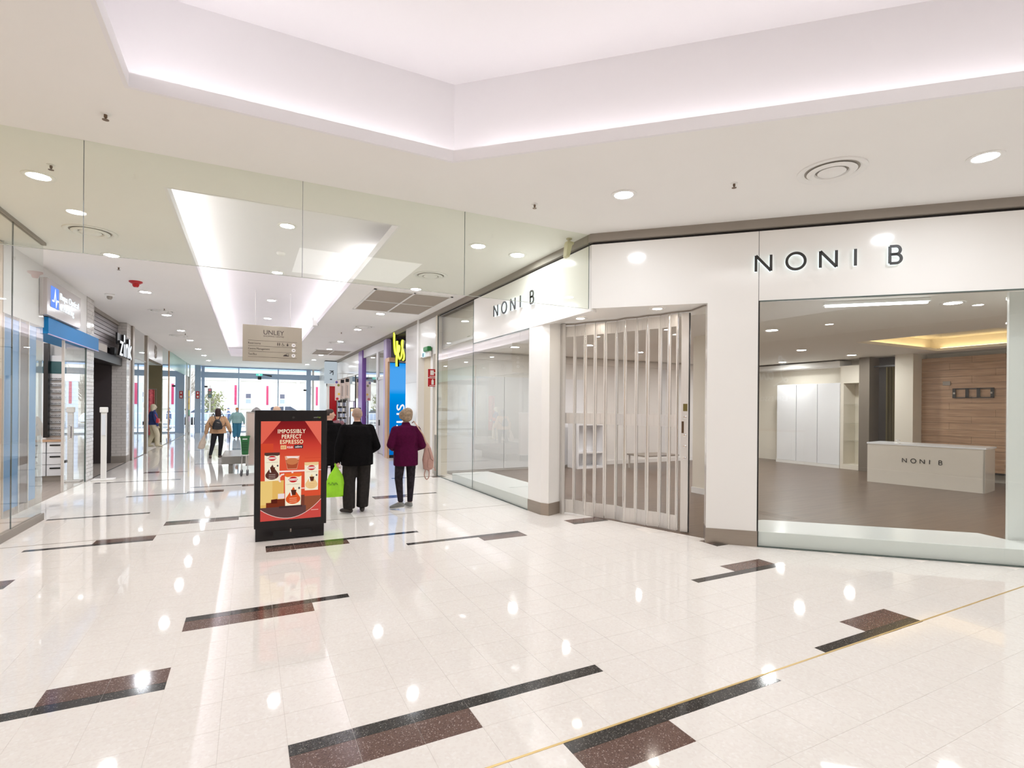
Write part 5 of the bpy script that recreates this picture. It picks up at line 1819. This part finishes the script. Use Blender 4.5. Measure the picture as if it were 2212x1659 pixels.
def hand_hulls(wr, d, nrm, thumb_side, k, curl=.5):
    """palm, four unequal bent fingers and a thumb from the side of the palm"""
    d = Vector(d).normalized()
    nrm = (Vector(nrm) - d * Vector(nrm).dot(d)).normalized()
    sd = d.cross(nrm) * thumb_side
    wr = Vector(wr)
    H = []
    kn = []
    for i, off in enumerate((.032, .0105, -.0105, -.031)):
        kn.append(wr + d * (.088 - .004 * abs(i - 1)) * k + sd * off * k)
    H.append([(wr, (.024 * k,) * 3), (kn[0], (.012 * k,) * 3), (kn[1], (.012 * k,) * 3), (kn[2], (.012 * k,) * 3), (kn[3], (.011 * k,) * 3)])
    for i, L in enumerate((.070, .078, .072, .056)):
        a = kn[i]
        u = d
        pts = [a]
        for sgm, fr in enumerate((.45, .32, .23)):
            ang = curl * (sgm + 1) * .75
            v = d * math.cos(ang) + nrm * math.sin(ang) + sd * (.12 - .08 * i) * .5
            a = a + v.normalized() * L * fr * k
            pts.append(a)
        H += chain([tuple(p) for p in pts], [.0088 * k, .0082 * k, .0075 * k, .0066 * k])
    t0 = wr + d * .025 * k + sd * .024 * k
    t1 = t0 + (d * .5 + sd * .8 + nrm * .25).normalized() * .038 * k
    t2 = t1 + (d * .85 + sd * .25 + nrm * .45).normalized() * .032 * k
    H += chain([tuple(t0), tuple(t1), tuple(t2)], [.013 * k, .0105 * k, .008 * k])
    return H


def person(name, label, loc, rz, k, P, C, cat='person', group=None):
    """P: joint overrides (metres for a 1.70 m figure, walking towards local +Y); C: clothes"""
    J = dict(hl=(-.09, 0, .90), hr=(.09, 0, .90), kl=(-.10, .02, .49), kr=(.10, .02, .49), al=(-.10, -.02, .085), ar=(.10, -.02, .085),
             sl=(-.185, 0, 1.40), sr=(.185, 0, 1.40), el=(-.25, -.03, 1.12), er=(.25, -.03, 1.12), wl=(-.27, .05, .88), wr=(.27, .05, .88), tl=0, tr=0, turn=0, w=1., lw=1., lean=0, belly=0, curl=.5, tilt=0, heel_l=0, heel_r=0)
    J.update(P)
    root = thing(name, label, cat, loc, rz, group)
    S = lambda p: (p[0] * k, p[1] * k, p[2] * k)
    w, lw = J['w'], J['lw']
    ln = J['lean']

    def T(x, y, z):
        return (x * k, (y + ln * max(0, z - .9)) * k, z * k)

    def E(*r): return tuple(v * k for v in r)

    for q_ in ('sl', 'sr'): J[q_] = (J[q_][0] * .96, J[q_][1], J[q_][2] - .038)

    skin = C['skin']
    vx = C.get('voxel', .010)
    # torso
    tor = [(T(0, 0, .92), E(.16 * w, .115 * w, .09)), (T(0, .01 + J['belly'] * .3, 1.08), E(.145 * w, .11 * w + J['belly'], .09)), (T(0, 0, 1.27), E(.16 * w, .115 * w, .10)), (T(0, -.01, 1.37), E(.13 * w, .085 * w, .06))]
    hulls = [[tor[i], tor[i + 1]] for i in range(3)]
    for s in ('l', 'r'):
        hulls.append([(T(*J['s' + s]), E(.05, .055, .05)), tor[3]])
    hulls.append([(T(0, -.01, 1.40), E(.062, .06, .05)), (T(0, .02, 1.50), E(.05, .052, .04))])
    # head
    ca_, sa_ = math.cos(J['turn']), math.sin(J['turn'])

    def Hd(x, y, z):
        ty = J['tilt']
        y2, z2 = y + (z - 1.5) * ty, z
        return T(x * ca_ - y2 * sa_, x * sa_ + y2 * ca_ + .02, z2)

    def He(a, b, c):
        f = abs(sa_)
        return E(a + (b - a) * f, b + (a - b) * f, c)
    hulls.append([(Hd(0, -.012, 1.615), He(.073, .085, .083)), (Hd(0, .035, 1.60), He(.065, .06, .08)), (Hd(0, .045, 1.535), He(.042, .04, .04))])
    hulls.append([(Hd(0, -.03, 1.56), He(.06, .06, .05)), (Hd(0, .02, 1.53), He(.05, .05, .04))])
    hulls.append([(Hd(0, .098, 1.605), E(.009, .009, .012)), (Hd(0, .112, 1.575), E(.014, .014, .011))])
    hulls.append([(Hd(-.02, .088, 1.545), E(.012, .01, .007)), (Hd(.02, .088, 1.545), E(.012, .01, .007))])
    for s in (-1, 1):
        hulls.append([(Hd(.076 * s, -.005, 1.60), E(.010, .018, .026)), (Hd(.074 * s, .0, 1.575), E(.009, .012, .018))])
    for s in ('l', 'r'):
        sg_ = -1 if s == 'l' else 1
        sh_, eb_, wr_ = T(*J['s' + s]), T(*J['e' + s]), T(*J['w' + s])
        hulls += chain([sh_, eb_, wr_], [.05 * k * lw, .04 * k * lw, .027 * k])
        d = Vector(wr_) - Vector(eb_)
        hulls += hand_hulls(wr_, J.get('hd' + s, tuple(d)), J.get('hn' + s, (-sg_, 0.3, 0)), J.get('th' + s, -sg_), k, J['curl'])
        hp, kn_, an = S(J['h' + s]), S(J['k' + s]), S(J['a' + s])
        hulls += chain([hp, kn_, an], [.082 * k * lw, .055 * k * lw, .036 * k])
        fa_ = J['t' + s]
        fx, fy = -math.sin(fa_), math.cos(fa_)
        up_ = J['heel_' + s]
        hulls.append([((an[0] - fx * .03 * k, an[1] - fy * .03 * k, an[2] - .045 * k), E(.032, .034, .035)), ((an[0] + fx * .15 * k, an[1] + fy * .15 * k, an[2] - .055 * k - up_ * k), E(.04, .04, .024)), (an, E(.034, .036, .03))])
    body = blob('body', hulls, skin, root, C.get('vbody', .008), 4)
    for s in (-1, 1):
        blob('eye', [[(Hd(.028 * s, .083, 1.607), E(.011, .006, .007))]], C.get('eye', M_eye), body, .004, 2)
    blob('mouth', [[(Hd(-.016, .097, 1.545), E(.008, .004, .004)), (Hd(.016, .097, 1.545), E(.008, .004, .004))]], M_lip, body, .004, 2)
    # trousers
    tt = C.get('trouser_r', (.10, .075, .058))
    top = C.get('waist', 1.0)
    hu = [[(T(0, 0, top), E(.15 * w, .12 * w, .02)), (S((0, 0, .90)), E(.165 * w, .13 * w, .07))]]
    for s in ('l', 'r'):
        hp, kn_, an = S(J['h' + s]), S(J['k' + s]), S(J['a' + s])
        an2 = (an[0], an[1], an[2] + C.get('cuff', 0) * k)
        hu.append([(hp, E(tt[0] * lw * 1.02, tt[0] * lw * 1.12, tt[0])), (S((J['h' + s][0] * .8, 0, .9)), E(tt[0] * lw, tt[0] * lw * 1.1, .07))])
        hu.append([(hp, E(tt[0] * lw, tt[0] * lw * 1.08, tt[0])), (kn_, E(tt[1] * lw, tt[1] * lw, tt[1]))])
        hu.append([(kn_, E(tt[1] * lw, tt[1] * lw, tt[1])), (an2, E(tt[2] * lw, tt[2] * lw * 1.05, .012))])
    blob('trousers', hu, C['trousers'], root, vx, 4)
    for s in ('l', 'r'):
        an = S(J['a' + s])
        fa_ = J['t' + s]
        fx, fy = -math.sin(fa_), math.cos(fa_)
        up_ = J['heel_' + s]
        sh = blob('shoe', [[((an[0] - fx * .035 * k, an[1] - fy * .035 * k, an[2] - .04 * k), E(.04, .043, .04)), ((an[0] + fx * .155 * k, an[1] + fy * .155 * k, an[2] - .052 * k - up_ * k), E(.046, .046, .03)), ((an[0], an[1], an[2] - .005 * k), E(.042, .044, .03))]], C['shoe'], root, .007, 3)
        if C.get('sole'):
            blob('sole', [[((an[0] - fx * .035 * k, an[1] - fy * .035 * k, an[2] - .072 * k), E(.043, .046, .012)), ((an[0] + fx * .155 * k, an[1] + fy * .155 * k, an[2] - .075 * k - up_ * k), E(.048, .05, .011))]], C['sole'], sh, .007, 2)
    # jacket
    hem = C.get('hem', .80)
    jr = C.get('jr', .028)
    fl_ = C.get('flare', 0)
    g = [(T(0, 0, hem), E(.165 * w + jr + fl_, .125 * w + jr + fl_, .014)), (T(0, .0, .94), E(.165 * w + jr + fl_ * .6, .122 * w + jr, .06)), (T(0, .01 + J['belly'] * .3, 1.08), E(.152 * w + jr, .115 * w + jr + J['belly'], .08)), (T(0, 0, 1.27), E(.165 * w + jr, .12 * w + jr, .09)), (T(0, -.01, 1.385), E(.13 * w + jr * .6, .085 * w + jr * .6, .05))]
    hj = [[g[i], g[i + 1]] for i in range(4)]
    sr_ = C.get('sleeve', (.068, .058, .043))
    for s in ('l', 'r'):
        sh_, eb_, wr_ = T(*J['s' + s]), T(*J['e' + s]), T(*J['w' + s])
        hj.append([(sh_, E(sr_[0] * .95, sr_[0] * .95, sr_[0] * .85)), (T(0, -.01, 1.40), E(.06, .07, .045))])
        hj.append([(sh_, E(sr_[0], sr_[0], sr_[0])), (T(J['s' + s][0] * .7, 0, 1.2), E(.06, .075, .06))])
        hj += chain([sh_, eb_, wr_], [sr_[0] * k, sr_[1] * k, sr_[2] * k])
    hj.append([(T(0, -.01, 1.41), E(.085, .08, .03)), (T(0, .01, 1.475), E(.068, .068, .014))])
    blob('jacket', hj, C['jacket'], root, vx, 5)
    # hair or hat
    if C.get('hair'):
        st_ = C.get('style', 'short')
        if st_ == 'short': hh_ = [[(Hd(0, -.02, 1.625), He(.079, .088, .082)), (Hd(0, .03, 1.66), He(.062, .055, .05))], [(Hd(0, -.045, 1.58), He(.068, .06, .05)), (Hd(0, -.03, 1.62), He(.076, .08, .06))]]
        elif st_ == 'bob': hh_ = [[(Hd(0, -.025, 1.63), He(.112, .112, .092)), (Hd(0, -.035, 1.545), He(.098, .088, .06))], [(Hd(-.085, .01, 1.60), E(.035, .06, .07)), (Hd(.085, .01, 1.60), E(.035, .06, .07)), (Hd(.01, -.05, 1.66), He(.09, .09, .075))]]
        elif st_ == 'long': hh_ = [[(Hd(0, -.02, 1.63), He(.092, .10, .088)), (Hd(0, -.05, 1.50), He(.10, .07, .06))], [(Hd(0, -.05, 1.50), He(.10, .07, .06)), (Hd(0, -.06, 1.44), He(.095, .05, .03))]]
        elif st_ == 'bun': hh_ = [[(Hd(0, -.025, 1.625), He(.079, .09, .082)), (Hd(0, .02, 1.66), He(.065, .06, .05))], [(Hd(0, -.12, 1.62), E(.035, .035, .035)), (Hd(0, -.08, 1.61), E(.04, .04, .04))]]
        else: hh_ = [[(Hd(0, -.012, 1.655), He(.084, .095, .066)), (Hd(0, -.01, 1.63), He(.086, .097, .03))]]
        blob(C.get('hair_name', 'hair'), hh_, C['hair'], root, .009, 3)
    return root


M_skin = pm('skin_fair', (214, 170, 148), .5, var=.05, scale=20)
M_eye = pm('eye_dark', (60, 48, 42), .2)
M_lip = pm('lip_rose', (176, 110, 104), .4)
M_bjack = pm('black_fleece', (18, 16, 17), .95, spec=.1, var=.15, scale=30, bump=.3)
M_btr = pm('charcoal_cord', (48, 44, 42), .95, spec=.15, var=.15, scale=25, bump=.25)
M_bshoe = pm('dark_leather', (50, 42, 38), .5)
M_plum = pm('plum_fleece', (76, 12, 50), .95, spec=.12, var=.12, scale=30, bump=.3)
M_leg = pm('marbled_leggings', (44, 38, 43), .85, spec=.15, var=.5, scale=22)
M_gshoe = pm('grey_knit', (132, 132, 128), .8, var=.12, scale=40)
M_sole = pm('white_sole', (228, 226, 222), .5)
person('person', 'man with grey hair in black fleece jacket holding a lime green bag', (1.545, 8.57, 0), rad(4), .975,
       dict(w=1.38, lw=1.12, sl=(-.215, 0, 1.40), sr=(.215, 0, 1.40), el=(-.295, -.04, 1.10), er=(.305, -.04, 1.07), wl=(-.315, .0, .85), wr=(.235, .17, .95), al=(-.135, -.05, .085), ar=(.09, .0, .085), kl=(-.125, .03, .49), kr=(.115, .03, .49), hl=(-.105, 0, .9), hr=(.105, 0, .9), tl=.5, tr=-.25, hdl=(0, 0.05, -1), hnl=(1, .2, 0), thl=1, curl=.9),
       dict(skin=M_skin, trousers=M_btr, shoe=M_bshoe, jacket=M_bjack, hair=pm('grey_cropped_hair', (166, 140, 124), .8, var=.1, scale=40), hem=.775, jr=.034, trouser_r=(.112, .095, .085), cuff=.0, sleeve=(.082, .074, .05)))
person('person', 'woman in plum fleece and marbled leggings with grey trainers', (2.335, 8.57, 0), rad(-2), .965,
       dict(w=1.12, lw=.98, sl=(-.19, 0, 1.38), sr=(.19, 0, 1.38), el=(-.265, -.03, 1.10), er=(.275, -.04, 1.08), wl=(-.19, .17, 1.02), wr=(.2, .17, 1.0), al=(-.11, -.12, .12), ar=(.085, .03, .085), kl=(-.115, .02, .50), kr=(.10, .04, .49), tl=.95, tr=.1, heel_l=.03, turn=rad(12)),
       dict(skin=M_skin, trousers=M_leg, shoe=M_gshoe, sole=M_sole, jacket=M_plum, hair=pm('ash_blonde_hair', (150, 128, 104), .7, var=.35, scale=30), style='bob', hem=.74, jr=.03, trouser_r=(.098, .072, .048), cuff=.02, sleeve=(.08, .072, .05)))
person('person', 'woman in long black coat turning her head beyond the green bag', (1.36, 10.4, 0), rad(-6), .955,
       dict(w=1.15, turn=rad(-75), wl=(-.2, .2, 1.0), wr=(.24, .1, .92), al=(-.1, -.04, .085), ar=(.09, .12, .085)),
       dict(skin=M_skin, trousers=M_bjack, shoe=M_bjack, jacket=M_bjack, hair=pm('dark_brown_hair', (52, 38, 34), .6), style='bun', hem=.60, sole=M_sole))
person('person', 'woman in tan jumper and black trousers walking to the doors', (-.88, 18.9, 0), rad(3), .925,
       dict(w=1.22, lw=1.0, el=(-.31, -.04, 1.10), er=(.31, -.05, 1.12), wl=(-.35, .02, .87), wr=(.37, .03, .92), al=(-.22, -.26, .14), ar=(.06, .12, .085), kl=(-.15, .0, .49), kr=(.09, .08, .49), heel_l=.05, tr=-.5),
       dict(skin=M_skin, trousers=pm('black_trousers', (22, 20, 26), .8), shoe=pm('taupe_suede', (96, 80, 72), .7), jacket=pm('tan_knit', (206, 164, 126), .85, var=.08, scale=20, bump=.2), hair=pm('chestnut_hair', (58, 36, 34), .6), style='long', hem=.86, jr=.045, flare=.02, trouser_r=(.105, .075, .052), sleeve=(.085, .078, .055)))
person('person', 'person in pale teal jumper, blue trousers and orange hat nearing doors', (-.55, 29.6, 0), rad(4), .905,
       dict(w=1.35, lw=1.2, el=(-.33, -.03, 1.12), er=(.33, -.03, 1.12), wl=(-.37, .05, .86), wr=(.36, .02, .86), al=(-.12, -.1, .1), ar=(.07, .08, .085)),
       dict(skin=M_skin, trousers=pm('teal_trousers', (54, 120, 150), .8), shoe=pm('maroon_shoe', (90, 60, 66), .6), jacket=pm('pale_teal_knit', (150, 186, 186), .85, var=.06, scale=20), hair=pm('orange_knit_hat', (206, 130, 60), .9), style='hat', hair_name='hat', hem=.86, jr=.05, trouser_r=(.125, .10, .075), sleeve=(.085, .075, .05), voxel=.014, vbody=.010))
person('person', 'person with pale hair whose head shows just over the kiosk top', (.50, 11.6, 0), rad(8), .982,
       dict(w=1.1), dict(skin=M_skin, trousers=M_btr, shoe=M_bshoe, jacket=pm('stone_jacket', (160, 150, 140), .85), hair=pm('sandy_hair', (214, 176, 150), .7), voxel=.014))
person('person', 'pedestrian in dark blue coat outside beyond the white railing', (-1.35, 43.0, -.02), rad(80), .86,
       dict(w=1.2), dict(skin=M_skin, trousers=pm('navy_trousers', (58, 66, 96), .8), shoe=M_bshoe, jacket=pm('navy_coat', (62, 80, 118), .85), hair=pm('navy_hood', (58, 72, 106), .85), style='hat', hair_name='hood', voxel=.016, vbody=.012))
M_cream = pm('mannequin_cream', (222, 212, 184), .8, var=.05, scale=20)
person('mannequin', 'shop mannequin in navy top and cream fleece hood with red bag', (-3.42, 25.0, 0), rad(-70), .99,
       dict(w=1.1, el=(-.28, .02, 1.12), er=(.27, .0, 1.1), wl=(-.2, .22, 1.0), wr=(.25, .1, .86), al=(-.1, -.15, .085), ar=(.1, .12, .085), kr=(.11, .12, .5)),
       dict(skin=pm('mannequin_shell', (214, 200, 176), .35), trousers=M_cream, shoe=M_cream, jacket=pm('navy_top', (52, 68, 128), .85), hair=M_cream, style='long', hair_name='hood', hem=.88, trouser_r=(.11, .095, .085), voxel=.013), 'mannequin')

# bags and what people carry


def loc_on(px, py, pz):
    return (px, py, pz)


M_lime = pm('lime_bag', (168, 238, 44), .5, var=.1, scale=8, bump=.3)
bgg = thing('shopping_bag', 'lime green shopping bag hanging from the man\'s left hand', 'bag', (1.225, 8.56, .27))
bb = MB()
prof = [(.0, .135, .045), (.02, .15, .06), (.12, .145, .06), (.24, .13, .05), (.34, .095, .035), (.42, .045, .02), (.47, .022, .012), (.52, .012, .010)]
n_ = 22
for z, a, b in prof:
    for q in range(n_):
        t_ = 2 * PI * q / n_
        wv = 1 + .10 * math.sin(5 * t_ + z * 9) * min(1, z / .2)
        bb.v.append((a * wv * math.copysign(abs(math.cos(t_)) ** .6, math.cos(t_)) - .03 * (1 - z / .5), b * wv * math.copysign(abs(math.sin(t_)) ** .6, math.sin(t_)), z))
for i in range(len(prof) - 1):
    for q in range(n_):
        a, b = i * n_ + q, i * n_ + (q + 1) % n_
        bb.f.append((a, b, b + n_, a + n_))
bb.f.append(tuple(range(n_ - 1, -1, -1)))
bb.f.append(tuple((len(prof) - 1) * n_ + q for q in range(n_)))
bb.build('bag_body', M_lime, bgg, smooth=True)
MB().tube([(-.01, 0, .47), (-.025, 0, .50), (-.012, 0, .535), (.012, 0, .535), (.02, 0, .50), (.01, 0, .47)], .007, 6).build('handle', M_lime, bgg)
MB().ribbon([(-.13 + i * .016, .21 + .02 * math.sin(i * 1.9)) for i in range(10)], .012, -.066, -.06, False, lambda a, b, c: (a, c, b)).build('faint_print', pm('bag_print', (120, 176, 40), .6), bgg)

M_pink = pm('dusty_pink_leather', (180, 140, 128), .45, var=.08, scale=12, bump=.1)
pb = thing('backpack', 'dusty pink leather backpack hanging off plum woman\'s right shoulder', 'backpack', (2.70, 8.50, .62))
p_ = blob('bag_body', [[((0, 0, .03), (.085, .06, .03)), ((0, .0, .18), (.105, .065, .08)), ((-.01, 0, .36), (.06, .045, .05))], [((-.01, 0, .38), (.05, .04, .03)), ((-.02, 0, .45), (.02, .02, .02))]], M_pink, pb, .009, 5)
blob('front_pocket', [[((.02, -.06, .06), (.06, .02, .03)), ((.02, -.065, .17), (.055, .02, .04))]], M_pink, pb, .008, 3)
MB().ribbon([(-.03, .38), (.0, .27), (.02, .2), (.06, .16)], .008, -.088, -.082, False, lambda a, b, c: (a, c, b)).build('zip', pm('zip_brown', (120, 86, 76), .5), pb)
MB().tube([(-.025, .0, .44), (-.07, -.05, .52), (-.13, -.095, .62), (-.19, -.10, .70), (-.235, -.075, .775), (-.255, -.01, .825), (-.255, .08, .80)], .010, 8).build('shoulder_strap', pm('strap_tan', (206, 168, 146), .5), pb, smooth=True)
MB().tube(smooth_path([(-.05, -.02, .02), (-.07, -.02, -.08), (-.03, -.02, -.15), (.01, -.02, -.1), (.01, -.02, .02)], 5), .009, 8).build('loose_strap', M_pink, pb, smooth=True)
for x in (-.03, .09): MB().tube([(x, -.04, .05), (x + .02, -.05, -.01)], .008, 6).build('tassel', M_pink, pb)

cb = thing('carrier_bag', 'cream plastic carrier bag in the tan woman\'s left hand', 'bag', (-1.26, 18.9, .30))
blob('bag_body', [[((-.07, 0, .05), (.10, .07, .05)), ((-.03, 0, .22), (.10, .06, .06))], [((-.03, 0, .24), (.08, .05, .05)), ((.02, 0, .42), (.025, .02, .03)), ((.03, 0, .50), (.012, .012, .012))]], pm('cream_plastic', (226, 208, 190), .4, var=.08, scale=10, bump=.3), cb, .012, 4)
bp_ = thing('mini_backpack', 'small black backpack worn on the tan woman\'s back', 'backpack', (-.885, 18.66, .90))
blob('bag_body', [[((0, 0, .05), (.15, .06, .04)), ((0, 0, .20), (.13, .06, .06)), ((0, .01, .31), (.07, .04, .03))]], pm('black_nylon', (40, 40, 44), .5, var=.1, scale=20), bp_, .012, 4)
blob('front_pocket', [[((0, -.06, .06), (.11, .02, .03)), ((0, -.065, .15), (.10, .02, .03))]], MATS['black_nylon'], bp_, .011, 3)
MB().tube([(-.05, .0, .22), (0, -.07, .24), (.06, -.055, .22)], .008, 6).build('zip_light', M_steel, bp_)
for s in (-1, 1): MB().tube([(.04 * s, .0, .32), (.09 * s, .06, .46), (.12 * s, .13, .52), (.16 * s, .2, .42)], .012, 6).build('strap', MATS['black_nylon'], bp_)
MB().tube([(-.13, .02, .1), (-.2, .06, .15), (-.22, .12, .22)], .01, 6).build('side_strap', MATS['black_nylon'], bp_)
MB().tube([(.13, .02, .1), (.2, .06, .15), (.22, .12, .22)], .01, 6).build('side_strap', MATS['black_nylon'], bp_)
cn = thing('walking_cane', 'thin black cane held in the tan woman\'s right hand', 'cane', (-.55, 18.85, 0))
MB().tube([(-.02, -.05, .0), (.0, 0, .55), (.015, .03, .83)], [.008, .009, .014], 8).build('shaft', M_black, cn)
MB().tube([(.015, -.04, .83), (.015, .08, .84)], .014, 8).build('handle', M_black, cn)
rb = thing('cross_bag', 'red cross-body bag on the mannequin', 'bag', (-3.24, 24.85, .95))
MB().box(-.05, .05, -.15, .15, 0, .17).build('bag_body', pm('coral_red', (206, 62, 66), .5), rb, bevel=.02)
MB().tube([(0, -.13, .16), (-.08, -.1, .32), (-.14, .0, .46), (-.12, .12, .32), (0, .13, .16)], .012, 6).build('strap', MATS['coral_red'], rb)
